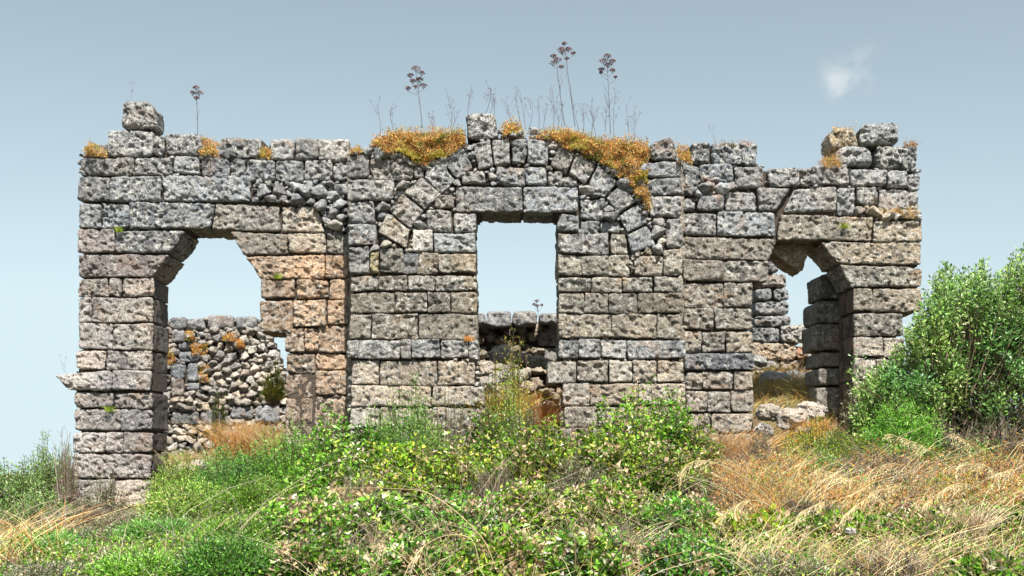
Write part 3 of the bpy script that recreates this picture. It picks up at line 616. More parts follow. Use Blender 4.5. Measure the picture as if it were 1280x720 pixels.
# right big bush: several leaders with airy tips
def big_bush():
    D = 18.6; X, _, Zt = at(1205, 335, D); z0 = Tz(X, D)-.05; root = empty('tall_shrub', (X, D, z0)); o0 = np.array((X, D, z0))
    tag(root, 'tall dense green bush against the right end of the wall, airy shoots on top', 'shrub')
    prof = [(1062, 512), (1085, 486), (1110, 462), (1130, 432), (1150, 392), (1165, 358), (1180, 342), (1195, 352), (1212, 350), (1228, 335), (1240, 362), (1256, 345), (1270, 330), (1290, 322), (1320, 330), (1350, 360)]
    px = rng.uniform(1062, 1350, 1100); top = np.interp(px, [p[0] for p in prof], [p[1] for p in prof])
    py = top+np.abs(rng.normal(0, 1, 1100))**1.1*75+3; py = np.where(py > 565, rng.uniform(430, 565, 1100), py)
    tall = rng.uniform(0, 1, 1100) < .20; py = np.where(tall, top-rng.uniform(-12, 18, 1100), py)
    E = np.array([at(a, b, D+rng.uniform(-1, .8)) for a, b in zip(px, py)])
    st = o0+np.stack([rng.uniform(-1.6, 1.9, 1100), rng.uniform(-.5, .5, 1100), np.zeros(1100)], 1)
    st = st*.55+np.stack([E[:, 0], E[:, 1], np.full(1100, z0)], 1)*.45; st[:, 2] = z0
    # thin out: keep the shoot start well above ground for the short ones
    s0 = st+(E-st)*np.where(tall, .35, .5)[:, None]; mid = (s0+E)/2+rng.normal(size=E.shape)*.10
    C = bez(s0, mid, E, 6); sp = Plant(); sp.tubes(C, .011, .003, cols(1100, [(.10, .09, .05), (.16, .13, .08)]))
    M = bez(st[:60], (st[:60]+E[:60])/2+rng.normal(size=(60, 3))*.12, E[:60], 9); sp.tubes(M, .03, .006, cols(60, [(.14, .12, .08)]))
    lp = Plant(); m = 78; t = (rng.uniform(0, 1, (1100, m))**.6)[..., None]; a, b, c = s0[:, None], mid[:, None], E[:, None]
    P = ((1-t)**2*a+2*t*(1-t)*b+t*t*c).reshape(-1, 3); tan = (2*(1-t)*(b-a)+2*t*(c-b)).reshape(-1, 3); tan /= np.linalg.norm(tan, axis=1)[:, None]+1e-9
    out = rng.normal(size=P.shape); out /= np.linalg.norm(out, axis=1)[:, None]; n = len(P)
    cl = fbm(P*1.5+11, 2)+.25*perlin(P*4.5)
    spread = np.repeat(np.where(tall, .06, .15), m)[:, None]*rng.uniform(.1, 1, (n, 1))
    Cc = cols(n, OLIVE, [.36, .34, .16, .14])*np.repeat(rng.uniform(.75, 1.6, (1100, 1)), m, 0)*np.clip(1+fbm(P*.9+5, 2)[:, None]*np.array([[.55, .25, .2]]), .6, 1.5); Q = P+out*spread; k = (cl > .0) | np.repeat(tall, m)
    lp.leaves(Q[k], (out+tan*.8)[k], rng.uniform(.05, .10, k.sum()), rng.uniform(.026, .046, k.sum()), Cc[k])
    sp.build('branch', STEM, root, o0); f = lp.build('foliage', LEAF, root, o0); f['kind'] = 'stuff'
big_bush()
SH = [
 # px, ytop, width, D, kind, shoots, leaves, label
 (18, 584, 80, 20.5, 'olive', 170, 34, 'green bush at the far left edge below the skyline', 'low bushes left of the wall'),
 (60, 560, 76, 21.0, 'olive', 170, 34, 'green bush with pointed shoots just left of the wall foot', 'low bushes left of the wall'),
 (84, 552, 36, 20.5, 'twig', 60, 20, 'brown dry bush touching the left edge of the wall', None),
 (40, 612, 110, 18.0, 'olive', 120, 26, 'green scrub at the left edge of the frame, nearer than the skyline bushes', None),
 (100, 632, 90, 17.0, 'twig', 110, 22, 'purplish dry scrub in front of the left wall foot', None),
 (128, 598, 60, 18.4, 'greyg', 70, 26, 'pale silvery shrub leaning on the left pillar foot', None),
 (165, 640, 90, 16.6, 'greyg', 120, 26, 'silvery grey green scrub below the left pillar', None),
 (110, 668, 120, 14.6, 'greyg', 130, 26, 'low grey green scrub in the lower left', None),
 (60, 690, 110, 13.4, 'feather', 110, 30, 'bright green feathery clump in the lower left corner', None),
 (225, 592, 90, 18.6, 'feather', 150, 34, 'feathery green bush beside the left doorway sill', 'feathery bushes'),
 (290, 582, 110, 18.0, 'feather', 190, 34, 'feathery green bush filling the foot of the left doorway', 'feathery bushes'),
 (355, 560, 100, 18.2, 'feather', 180, 34, 'feathery green bush right of the orange grass in the doorway', 'feathery bushes'),
 (235, 622, 120, 16.2, 'feather', 190, 34, 'broad feathery bush in the left foreground', 'feathery bushes'),
 (320, 618, 130, 15.8, 'feather', 200, 34, 'broad feathery bush in front of the left doorway', 'feathery bushes'),
 (200, 672, 120, 14.2, 'feather', 150, 34, 'low feathery clump at the bottom left of the frame', 'feathery bushes'),
 (300, 668, 140, 13.8, 'feather', 190, 34, 'low feathery clump at the bottom below the left doorway', 'feathery bushes'),
 (402, 536, 80, 18.4, 'broad', 80, 26, 'leafy shrub at the corner of the projecting middle wall', 'broad leaved shrubs'),
 (445, 542, 90, 18.2, 'broad', 90, 26, 'leafy shrub under the lower left of the middle wall', 'broad leaved shrubs'),
 (510, 516, 110, 18.4, 'feather', 150, 34, 'pale green airy shrub climbing the middle wall left of the window', None),
 (560, 520, 80, 18.6, 'greyg', 110, 26, 'grey green shrub under the left window corner', None),
 (610, 530, 90, 18.0, 'broad', 90, 26, 'light leafy shrub below the window gap', 'broad leaved shrubs'),
 (665, 528, 80, 18.4, 'greyg', 120, 28, 'dusty grey shrub below the right window corner', None),
 (718, 536, 80, 18.4, 'twig', 120, 24, 'dry brown scrub at the wall foot right of the window', None),
 (785, 508, 100, 17.6, 'broad', 115, 26, 'upright bright leafy shrub in front of the wall right of the window', 'broad leaved shrubs'),
 (836, 500, 80, 17.8, 'broad', 90, 26, 'tallest bright leafy shrub near the middle wall right corner', 'broad leaved shrubs'),
 (872, 545, 60, 17.6, 'broad', 60, 26, 'small leafy shrub right of the tallest leafy shrub', 'broad leaved shrubs'),
 (420, 580, 130, 16.2, 'broad', 140, 28, 'dark leafy shrub in the foreground left of centre', 'broad leaved shrubs'),
 (500, 575, 120, 16.0, 'broad', 120, 28, 'leafy shrub with dead patches in the centre foreground', 'broad leaved shrubs'),
 (585, 570, 120, 16.0, 'broad', 130, 28, 'leafy shrub in the foreground below the window', 'broad leaved shrubs'),
 (670, 568, 130, 15.8, 'broad', 140, 28, 'bright leafy shrub in the foreground right of the window axis', 'broad leaved shrubs'),
 (755, 562, 120, 15.8, 'broad', 140, 28, 'deep green leafy shrub in the foreground right of centre', 'broad leaved shrubs'),
 (835, 580, 120, 15.6, 'broad', 130, 28, 'leafy shrub beside the arching straw plume', 'broad leaved shrubs'),
 (385, 640, 130, 14.0, 'broad', 130, 28, 'low leafy shrub at the bottom left of centre', 'broad leaved shrubs'),
 (470, 635, 130, 13.6, 'broad', 130, 28, 'low leafy shrub at the bottom under the long bent stem', 'broad leaved shrubs'),
 (570, 632, 140, 13.6, 'broad', 130, 28, 'low leafy shrub at the bottom centre', 'broad leaved shrubs'),
 (665, 625, 130, 13.8, 'broad', 130, 28, 'low leafy shrub at the bottom right of centre', 'broad leaved shrubs'),
 (760, 622, 130, 13.8, 'broad', 130, 28, 'low dark leafy shrub at the bottom below the right middle wall', 'broad leaved shrubs'),
 (850, 640, 120, 13.6, 'broad', 120, 28, 'low mixed leafy shrub at the bottom near the straw field', 'broad leaved shrubs'),
 (940, 665, 130, 13.2, 'broad', 90, 24, 'low leafy mat under the left end of the straw field', 'broad leaved shrubs'),
 (1050, 672, 150, 13.0, 'broad', 110, 24, 'low leafy mat under the middle of the straw field', 'broad leaved shrubs'),
 (1160, 676, 140, 12.9, 'broad', 90, 24, 'low leafy mat left of the hanging pale tuft', 'broad leaved shrubs'),
 (1265, 655, 110, 13.0, 'broad', 110, 26, 'leafy mat in the lower right corner', 'broad leaved shrubs'),
 (1015, 530, 80, 18.8, 'lime', 120, 28, 'yellow green airy bush below the right doorway', None),
 (1075, 500, 90, 18.4, 'greyg', 150, 28, 'grey green scrub at the foot of the right pillar', None),
 (1128, 514, 110, 17.2, 'feather', 240, 36, 'rounded bright feathery bush in front of the tall bush', None),
 (1190, 536, 120, 17.2, 'twig', 150, 26, 'dark twiggy dry scrub below the tall bush', 'dry scrub on the right'),
 (1255, 530, 110, 16.8, 'twig', 150, 26, 'dark twiggy dry scrub at the right edge', 'dry scrub on the right'),
 (1100, 566, 110, 16.4, 'twig', 120, 26, 'brown twiggy scrub left of the arching straws', 'dry scrub on the right'),
 (950, 548, 50, 18.6, 'twig', 90, 24, 'ashen grey dry scrub below the right doorway sill', None),
 (1035, 575, 80, 16.8, 'feather', 110, 30, 'green feathery clump behind the straw field', None),
 (60, 705, 130, 11.6, 'greyg', 130, 26, 'grey green scrub in the bottom left corner', None),
 (170, 695, 130, 11.6, 'feather', 130, 34, 'feathery clump at the lower frame edge below the left pillar', 'feathery bushes'),
 (285, 690, 130, 11.5, 'feather', 140, 34, 'feathery clump at the lower frame edge below the left doorway', 'feathery bushes'),
 (400, 688, 130, 11.5, 'broad', 130, 28, 'leafy clump at the lower frame edge left of the bent stem', 'broad leaved shrubs'),
 (510, 690, 130, 11.4, 'broad', 130, 26, 'leafy scrub at the lower frame edge below the hooked straw', None),
 (625, 682, 130, 11.4, 'broad', 130, 28, 'leafy clump at the lower frame edge under the window axis', 'broad leaved shrubs'),
 (740, 684, 130, 11.4, 'broad', 130, 28, 'leafy clump at the lower frame edge right of the window axis', 'broad leaved shrubs'),
 (860, 688, 130, 11.4, 'broad', 130, 26, 'mixed leafy scrub at the lower frame edge below the right wing', None),
 (980, 712, 130, 11.3, 'greyg', 110, 26, 'dusty scrub at the lower frame edge under the straw field', None),
 (1110, 714, 140, 11.3, 'twig', 90, 26, 'dry twiggy scrub at the lower frame edge left of the pale tuft', None),
 (1240, 700, 130, 11.3, 'broad', 110, 26, 'leafy clump at the lower frame edge right corner', 'broad leaved shrubs'),
 (1060, 548, 100, 17.4, 'feather', 150, 32, 'soft green feathery bush below the grey scrub at the right pillar', None),
 (1225, 552, 110, 16.8, 'olive', 110, 26, 'green leafy scrub among the dark twigs at the right', None),
 (1000, 560, 70, 17.8, 'lime', 90, 26, 'yellow green scrub in front of the right doorway stones', None),
 (905, 572, 60, 18.0, 'twig', 90, 22, 'brown dry scrub beside the orange grass at the wall foot', None),
 (690, 545, 80, 18.0, 'broad', 80, 26, 'leafy shrub under the hole in the masonry right of the window', 'broad leaved shrubs'),
 (635, 505, 60, 19.3, 'feather', 90, 30, 'light green airy plant at the front of the broken window bottom', None),
 (480, 530, 90, 18.8, 'feather', 110, 30, 'airy green bush against the middle wall lower left', None),
 (1235, 470, 150, 20.0, 'olive', 200, 34, 'green bush deep behind the tall bush at the right edge', None),
 (1160, 500, 100, 19.6, 'olive', 160, 34, 'green bush deep behind the tall bush near the wall corner', None),
 (545, 555, 70, 17.2, 'feather', 100, 32, 'soft pale green plant between the leafy shrubs below the window', None),
 (730, 590, 80, 15.0, 'greyg', 90, 26, 'greyish plant between the leafy shrubs right of centre', None),
 (620, 600, 70, 14.8, 'twig', 70, 22, 'dead brown plant among the centre leafy shrubs', None),
 (455, 610, 70, 14.8, 'twig', 70, 22, 'dead brown plant under the tan stone left of centre', None),
 (965, 600, 70, 15.4, 'lime', 70, 26, 'yellow green weed in the left of the straw field', None),
 (1045, 606, 70, 15.2, 'greyg', 70, 26, 'grey green weed in the middle of the straw field', None),
 (1120, 590, 70, 15.8, 'twig', 90, 24, 'dark dead bush standing up through the straw field', None),
 (1185, 600, 80, 15.2, 'lime', 60, 24, 'yellowish weed right of the dark dead bush in the straw', None),
 (1250, 586, 80, 15.6, 'twig', 100, 24, 'brown dead bush in the straw at the right edge', None),
 (1010, 640, 90, 13.8, 'twig', 90, 24, 'low brown dead plant at the front of the straw field', None),
 (1400, 480, 170, 18.5, 'olive', 190, 34, 'green bush beyond the right edge of the frame', None),
 (-90, 590, 150, 18.5, 'olive', 150, 34, 'green bush beyond the left edge of the frame', None),
 (1420, 640, 150, 14.0, 'broad', 110, 26, 'low leafy shrub beyond the right edge of the frame', None),
 (-90, 660, 150, 14.0, 'feather', 120, 30, 'low feathery bush beyond the left edge of the frame', None),
]
for s in SH:
    shrub(s[0], s[1], s[2], s[3], s[4], s[7], s[5], s[6], s[8])
shrub(640, 462, 60, 20.4, 'lime', 'yellow green airy plant growing in the broken window bottom', 110, 30, name='airy_plant', cat='plant')
shrub(616, 480, 50, 20.1, 'lime', 'yellow flowered plant in the left corner of the broken window bottom', 70, 26, name='airy_plant', cat='plant')
shrub(343, 474, 30, 22.5, 'lime', 'yellow green plant against the right side of the left doorway', 60, 30, name='airy_plant', cat='plant', ybase=506)
shrub(273, 500, 26, 24.0, 'lime', 'thin yellow green plant at the foot of the rubble wall', 30, 24, name='airy_plant', cat='plant', ybase=560)

# ------------------------------------------------------------ orange growth on the wall top
def mound(poly, D, label, n, pal=ORN, w=None, name='orange_stonecrop', back=1.0, sz=(.025, .06), up=.05, root_rock=True):
    n = int(n*1.9)
    xs = [p[0] for p in poly]; ys = [p[1] for p in poly]; m = inside(poly); yy_, xx_ = np.nonzero(m)
    k = rng.integers(0, len(yy_), n); px = xx_[k]+rng.uniform(0, 1, n); py = yy_[k]+rng.uniform(0, 1, n)
    topy = np.array([ys_ for ys_ in [np.nonzero(m[:, int(c)])[0].min() for c in np.clip(px.astype(int), min(xs)+1, max(xs)-1)]])
    dpt = D-.04+rng.uniform(-.10, .10, n)+np.clip((1-(py-topy)/14), 0, 1)*rng.uniform(0, back, n)
    P = np.array([at(a, b, d) for a, b, d in zip(px, py, np.full(n, D))]); P[:, 1] = dpt
    ne = fbm(P*3.2+7, 3); edge = np.minimum.reduce([np.array([m[np.clip((py+dy).astype(int), 0, 719), np.clip((px+dx).astype(int), 0, 1279)] for dx, dy in ((3, 0), (-3, 0), (0, 4), (0, -2), (2, 3), (-2, 3))])[i] for i in range(6)])
    kp = edge | (ne > .05) if n > 1500 else np.ones(n, bool); P, ne, px, py = P[kp], ne[kp], px[kp], py[kp]; n = len(P)
    P += vnoise(P*4)*.07; P[:, 1] -= np.clip(fbm(P*5, 2), -.5, 1)*.12; q = fbm(P*2.2+3, 2)
    cx, cz = P[:, 0].mean(), P[:, 2].min(); o0 = np.array((cx, D, cz)); pl = Plant()
    c = cols(n, pal, w, .38); g = np.array([.50, .47, .07]); gr = np.array([.20, .24, .05]); c = np.where((q > .40)[:, None], c*.3+g*.7*rng.uniform(.7, 1.2, (n, 1)), c); c = np.where((q < -.42)[:, None], c*.3+gr*.7, c)
    dr = rng.normal(size=(n, 3))*.8+np.array([0, -.4, .9]); pl.leaves(P, dr, rng.uniform(*sz, n), rng.uniform(.012, .026, n), c)
    k2 = rng.integers(0, n, n//10); up_ = P[k2]; e2 = up_+rng.normal(size=(len(k2), 3))*.03+np.array([0, 0, 1])*rng.uniform(.05, .16, (len(k2), 1)); pl.tubes(np.stack([up_, (up_+e2)/2, e2], 1), .003, .001, cols(len(k2), [(.5, .3, .12), (.6, .46, .22)]))
    root = empty(name, tuple(o0)); tag(root, label, 'plant'); f = pl.build('foliage', STRAW, root, o0); f['kind'] = 'stuff'
    # packed soil under the growth
    return root
mound([(455, 186), (462, 172), (485, 160), (530, 158), (582, 160), (582, 182), (560, 195), (535, 208), (520, 205), (500, 196), (470, 186)], DC, 'wide orange succulent mat on the wall top left of the arch', 6500)
mound([(625, 168), (626, 152), (640, 147), (652, 153), (655, 166), (640, 168)], DC, 'small orange and yellow tuft right of the arch crown block', 700)
mound([(655, 166), (680, 160), (715, 156), (745, 168), (775, 170), (812, 176), (812, 205), (806, 235), (810, 262), (797, 250), (775, 222), (745, 203), (720, 190), (690, 178)], DC, 'large orange and yellow succulent bank sloping down the right side of the arch', 9500)
mound([(246, 180), (254, 172), (272, 176), (274, 197), (252, 197)], DW, 'orange tuft between two top blocks on the left wall top', 500, back=.5)
mound([(103, 196), (104, 183), (116, 176), (131, 184), (131, 196)], DW-.08, 'orange and yellow moss on the left end of the wall top', 350, back=.4)
mound([(322, 198), (328, 184), (340, 188), (339, 198)], DW, 'tiny orange tuft on the wall top left of the projecting middle', 220, back=.4)
mound([(434, 193), (440, 184), (452, 184), (455, 192)], DC, 'small pale orange tuft at the left corner of the middle wall top', 220, back=.4)
mound([(845, 205), (846, 180), (862, 184), (866, 203)], DC, 'yellow and orange tuft right of the pointed top stone', 450, back=.5)
mound([(1025, 209), (1028, 197), (1040, 192), (1050, 198), (1050, 209)], DW-.05, 'round ball of orange moss left of the block pile', 450, back=.4, sz=(.015, .03))
mound([(893, 181), (898, 175), (935, 178), (940, 184)], DW-.03, 'thin red moss along the dark top block', 260, back=.5, sz=(.02, .045), pal=[(.38, .14, .07), (.45, .22, .08)])
mound([(1130, 183), (1133, 178), (1146, 179), (1147, 183)], DW-.03, 'thin red moss on the flat topped corner block', 160, back=.5, sz=(.02, .04), pal=[(.38, .14, .07), (.45, .22, .08)])
mound([(1098, 264), (1130, 258), (1150, 263), (1150, 272), (1130, 270)], DW-.1, 'orange lichen tuft in the joint at the right wall edge', 260, back=.1, sz=(.015, .03))
mound([(1040, 162), (1050, 157), (1068, 159), (1070, 163)], DW-.02, 'thin orange moss on the tan round block', 130, back=.4, sz=(.015, .03))
mound([(800, 235), (812, 240), (812, 262), (804, 262)], DC-.05, 'orange streak of moss in the joint beside the arch haunch', 220, back=.05, sz=(.015, .03))
# tufts in the openings
def tuft(px, py, wpx, hpx, D, n, pal, label, name='dry_grass_tuft', cat='grass', wid=.010, lean=.0, group=None, zb=None):
    X, _, Z = at(px, py, D); zb = Z if zb is None else zb; H = hpx/ppm(D); Wd = wpx/ppm(D)/2; o0 = np.array((X, D, zb))
    st = o0+np.stack([rng.normal(0, .5, n)*Wd, rng.normal(0, .4, n)*Wd*.8, np.zeros(n)], 1); st[:, 2] = np.maximum(zb, T(st[:, 0], st[:, 1])-.02) if zb < 3 and D < 60 and name != 'wall_grass' else zb
    dr = rng.normal(size=(n, 3))*np.array([.35, .35, 0])+np.array([lean, 0, 1]); ln = H*rng.uniform(.5, 1.15, n)[:, None]
    mid = st+dr*ln*.6; end = st+dr*ln+np.stack([dr[:, 0]*.5*ln[:, 0], dr[:, 1]*.5*ln[:, 0], -.15*ln[:, 0]], 1)
    pl = Plant(); pl.tubes(bez(st, mid, end, 5), wid*.5, .0015, cols(n, pal)); o = empty(name, tuple(o0)); tag(o, label, cat, group); f = pl.build('blades', STRAW, o, o0); f['kind'] = 'stuff'; return o
tuft(312, 570, 80, 48, 22.3, 900, ORN[:4]+STR[:2], 'orange dry grass filling the bottom of the left doorway')
tuft(345, 572, 50, 50, 21.6, 300, STR, 'pale dry grass beside the right side of the left doorway')
tuft(232, 590, 46, 30, 21.0, 200, STR+GREYG[:2], 'dry mixed grass at the left jamb foot of the left doorway')
tuft(915, 590, 70, 56, 19.0, 600, ORN[:2]+STR, 'orange dry grass clump at the wall foot left of the right doorway')
tuft(880, 585, 50, 50, 19.2, 300, STR, 'straw coloured grass at the wall foot under the right wing')
tuft(996, 500, 46, 46, 25.2, 600, STR, 'golden dry grass standing inside the right doorway', zb=at(996, 500, 25.2)[2])
tuft(952, 490, 24, 36, 25.2, 220, [(.6, .36, .06), (.55, .42, .08), (.3, .3, .06)], 'yellow orange plant at the left side of the right doorway', zb=at(952, 498, 25.2)[2])
tuft(608, 535, 40, 66, 20.5, 500, [(.62, .48, .06), (.6, .32, .05), (.3, .33, .06)], 'yellow grass in the left of the broken window bottom', zb=at(608, 550, 20.5)[2])
tuft(676, 520, 26, 60, 20.6, 450, ORN[:3], 'orange plant against the right side of the window bottom', zb=at(676, 545, 20.6)[2])
tuft(1020, 545, 50, 24, 19.9, 300, ORN[:4], 'orange growth among pale stones at the right doorway sill')
for (px, py, lab) in [(137, 512, 'yellow green tuft growing from a joint in the left pillar'), (347, 346, 'green tuft growing from the pier right of the left doorway'), (1055, 283, 'small green tuft on the long right lintel'), (148, 288, 'grass tuft in the joint above the left doorway corbel'), (585, 430, 'orange tuft on the sill course left of the window')]:
    tuft(px, py+3, 9, 8, DW-.07 if px not in (585,) else DC-.08, 60, LIME[:3] if px != 585 else ORN[:2], lab, name='wall_grass', cat='plant', zb=at(px, py+3, DW)[2])

for px_, py_, w_, h_, lab in [(250, 436, 20, 16, 'orange patch of growth high on the rubble wall in the left doorway'), (213, 445, 12, 18, 'orange and yellow growth beside the grey blocks at the left of the rubble wall'), (255, 468, 12, 24, 'yellow orange streak right of the grey blocks in the rubble wall'), (238, 419, 12, 12, 'orange tuft near the top left of the rubble wall'), (287, 422, 14, 10, 'small orange tuft under the rubble wall top course'), (301, 430, 10, 10, 'yellow green tuft in the upper rubble wall')]:
    mound([(px_-w_/2, py_+h_/2), (px_-w_/2, py_-h_/3), (px_, py_-h_/2), (px_+w_/2, py_-h_/3), (px_+w_/2, py_+h_/3), (px_, py_+h_/2)], 26.95, lab, 260, back=.05, pal=ORN[:4])
# ------------------------------------------------------------ dried stalks on the wall top
UMB = [(.18, .11, .12), (.25, .15, .15), (.12, .09, .11)]; STK = [(.10, .09, .10), (.14, .12, .12)]
def stalk(px, yb, tip, D, heads, label, group=None, side=2, r=.008, name='dried_umbel_plant'):
    b = np.array(at(px, yb, D)); e = np.array(at(tip[0], tip[1], D)); root = empty(name, tuple(b)); tag(root, label, 'plant', group)
    sp = Plant(); m_ = (b+e)/2+np.array([random.uniform(-.09, .09), random.uniform(-.05, .05), 0]); sp.tubes(bez(b[None], m_[None], e[None], 9), r, r*.4, cols(1, STK)); 
    k = side
    if k:
        t = rng.uniform(.25, .9, k); P = b+(e-b)*t[:, None]; d = np.stack([rng.uniform(-.6, .6, k), rng.uniform(-.4, .4, k), rng.uniform(.8, 1.2, k)], 1)*rng.uniform(.08, .28, (k, 1))
        sp.tubes(bez(P, P+d*.5+np.array([0, 0, -.02]), P+d, 4), r*.45, r*.25, cols(k, STK))
        hp = Plant(); q = P+d; n = 6*k; hp.leaves(np.repeat(q, 6, 0)+rng.normal(size=(n, 3))*.015, rng.normal(size=(n, 3)), .022, .012, cols(n, UMB)); 
        if heads is None: hp.build('seed_head', STEM, root, b)['kind'] = 'stuff'
    sp.build('stem', STEM, root, b)
    if heads:
        for hx, hy, hr in heads:
            h = np.array(at(hx+random.uniform(-1.5, 1.5), hy+random.uniform(-1.5, 1.5), D+random.uniform(-.08, .08))); s = hr*random.uniform(.65, 1.25)/ppm(D); n = int(70*(hr/4)**1.5)+20
            a = rng.uniform(0, 6.28, n); rr = np.sqrt(rng.uniform(0, 1, n)); P = h+np.stack([np.cos(a)*rr*s, np.sin(a)*rr*s, (1-rr**2)*s*.45+rng.normal(0, .006, n)], 1)
            hp = Plant(); hp.leaves(P, rng.normal(size=(n, 3))+np.array([0, 0, .5]), .026, .018, cols(n, UMB))
            j = h+np.array([(e-h)[0]*.3, 0, -s*.9]); hub = np.repeat((h-np.array([0, 0, s*.8]))[None], 10, 0); kk = rng.integers(0, n, 10)
            hp.tubes(bez(hub, (hub+P[kk])/2, P[kk], 3), .003, .002, cols(10, STK))
            # stem from the stalk to this head
            tt = np.clip(1-(abs(hy-tip[1])+8)/(yb-tip[1]), .45, .97); p0 = b+(e-b)*tt; p0[2] = min(p0[2], h[2]-.06)
            hp.tubes(bez(p0[None], ((p0+hub[0])/2+np.array([0, 0, -.03]))[None], hub[:1], 5), .004, .003, cols(1, STK)); hp.build('seed_head', STEM, root, b)['kind'] = 'stuff'
stalk(247, 168, (245, 112), DW+.3, [(245, 110, 4), (240, 117, 4.5), (249, 117, 4), (245, 123, 4)], 'lone dried stalk with brownish seed head above the left doorway')
stalk(528, 160, (520, 92), DC+.4, [(520, 85, 5), (513, 93, 4), (526, 92, 4), (515, 101, 4.5), (524, 100, 5), (528, 107, 4), (511, 110, 4), (519, 108, 3)], 'dried stalk with many small brown heads on the left orange mat', side=6)
stalk(706, 157, (695, 70), DC+.5, [(692, 70, 5), (699, 74, 5), (691, 78, 4), (702, 83, 3.5)], 'left of the tall twin dried umbel stalks above the arch', side=6)
stalk(719, 158, (706, 60), DC+.6, [(706, 55, 4.5), (700, 61, 4), (711, 61, 5), (703, 66, 4.5), (716, 67, 4), (710, 74, 3.5)], 'tallest dried umbel stalk above the arch', side=6)
stalk(763, 168, (759, 80), DC+.4, [(760, 70, 5), (753, 77, 4.5), (765, 77, 5), (759, 83, 4.5), (752, 86, 4), (767, 88, 4), (750, 92, 3), (770, 98, 3)], 'dried umbel stalk right of the twin tall ones', side=7)
stalk(673, 396, (672, 382), 24.9, [(672, 377, 3), (668, 380, 3), (677, 381, 3), (671, 384, 3)], 'small dried flower head on the wall seen through the window', side=0)
thin = [(475, 165, 473, 130), (492, 165, 490, 125), (495, 165, 496, 130), (541, 160, 540, 140), (563, 160, 562, 122), (566, 160, 567, 138), (585, 142, 588, 112), (597, 140, 593, 118), (606, 140, 610, 105), (612, 140, 619, 113), (617, 142, 613, 122), (636, 152, 636, 130), (652, 158, 646, 112), (657, 158, 653, 108), (660, 160, 662, 118), (673, 160, 671, 118), (668, 160, 675, 128), (692, 158, 688, 118), (697, 158, 693, 122), (713, 158, 708, 118), (724, 160, 716, 118), (729, 162, 731, 122), (738, 165, 741, 128), (745, 165, 740, 108), (752, 168, 747, 112), (756, 168, 755, 122), (768, 170, 774, 118), (787, 172, 784, 130), (791, 172, 793, 138), (806, 172, 805, 142), (640, 155, 633, 120), (680, 160, 684, 130), (700, 160, 701, 125)]
thin.sort(key=lambda q: q[2]); ORDN = 'first second third fourth fifth sixth seventh eighth ninth tenth eleventh twelfth thirteenth fourteenth fifteenth sixteenth seventeenth eighteenth nineteenth twentieth'.split()
cnt = {}
thin = [t for i, t in enumerate(thin) if i % 5 != 2]
for a, b, c, d in thin:
    c += random.uniform(-4, 4); d += random.uniform(-8, 14)
    z = 'on the wall top left of the arch crown block' if c < 582 else ('on or behind the arch crown block' if c < 626 else ('between the arch crown block and the tallest umbels' if c < 700 else 'right of the tallest umbels'))
    cnt[z] = cnt.get(z, 0)+1
    stalk(a, b+4, (c, d), DC+random.uniform(.1, .8), None, 'thin dried stalk, '+ORDN[cnt[z]-1]+' from left '+z, 'thin dried stalks on the wall top', side=random.randint(4, 8), r=.006, name='dried_stalk')
for a, b, c, d, l in [(893, 178, 891, 158, 'single thin stalk on the dark top block of the right wing'), (164, 126, 165, 112, 'tiny dried sprig on the lone left block'), (83, 466, 77, 450, 'tiny dried sprig on the block sticking out at the left')]:
    stalk(a, b, (c, d), DW+.2, None, l, side=3, r=.003, name='dried_stalk')

# ------------------------------------------------------------ arching straws
def plume(pts, D, label, head=.55, r=.0065, n=90, col=STR):
    C = np.array([at(x, y, D) for x, y in pts]); C[:, 1] += np.linspace(0, -.25, len(C))
    # smooth the polyline
    tt = np.linspace(0, len(C)-1, 22); i = np.clip(tt.astype(int), 0, len(C)-2); f = (tt-i)[:, None]
    def cr(k): return C[np.clip(k, 0, len(C)-1)]
    p0, p1, p2, p3 = cr(i-1), cr(i), cr(i+1), cr(i+2)
    Q = .5*(2*p1+(p2-p0)*f+(2*p0-5*p1+4*p2-p3)*f**2+(3*p1-p0-3*p2+p3)*f**3)
    gz = Tz(Q[0, 0], D); Q = np.concatenate([np.array([[Q[0, 0]+.12, D+.05, gz], [Q[0, 0]+.06, D+.03, (gz+Q[0, 2])/2]]), Q]); b = Q[0]
    root = empty('arching_straw', tuple(b)); tag(root, label, 'grass', 'arching dry straws'); sp = Plant(); sp.tubes(Q[None], r, r*.4, cols(1, [(.62, .52, .30)])); sp.build('stem', STRAW, root, b)
    if head > 0:
        s = rng.uniform(1-head, 1, n)**.9*(len(Q)-1); i = np.clip(s.astype(int), 0, len(Q)-2); P = Q[i]+(Q[i+1]-Q[i])*(s-i)[:, None]; tan = Q[i+1]-Q[i]; tan /= np.linalg.norm(tan, axis=1)[:, None]
        d = tan*rng.uniform(.6, 1, (n, 1))+np.stack([rng.normal(0, .15, n), rng.normal(0, .2, n), -rng.uniform(.2, 1, n)], 1); ln = rng.uniform(.06, .24, (n, 1)); e = P+d*ln
        hp = Plant(); hp.tubes(bez(P, P+tan*ln*.6, e, 4), .004, .0015, cols(n, col)); k = np.repeat(np.arange(n), 4); hp.leaves(P[k]+(e-P)[k]*rng.uniform(.2, 1.1, (4*n, 1)), d[k]+rng.normal(size=(4*n, 3))*.3, .030, .008, cols(4*n, col)); hp.build('plume', STRAW, root, b)
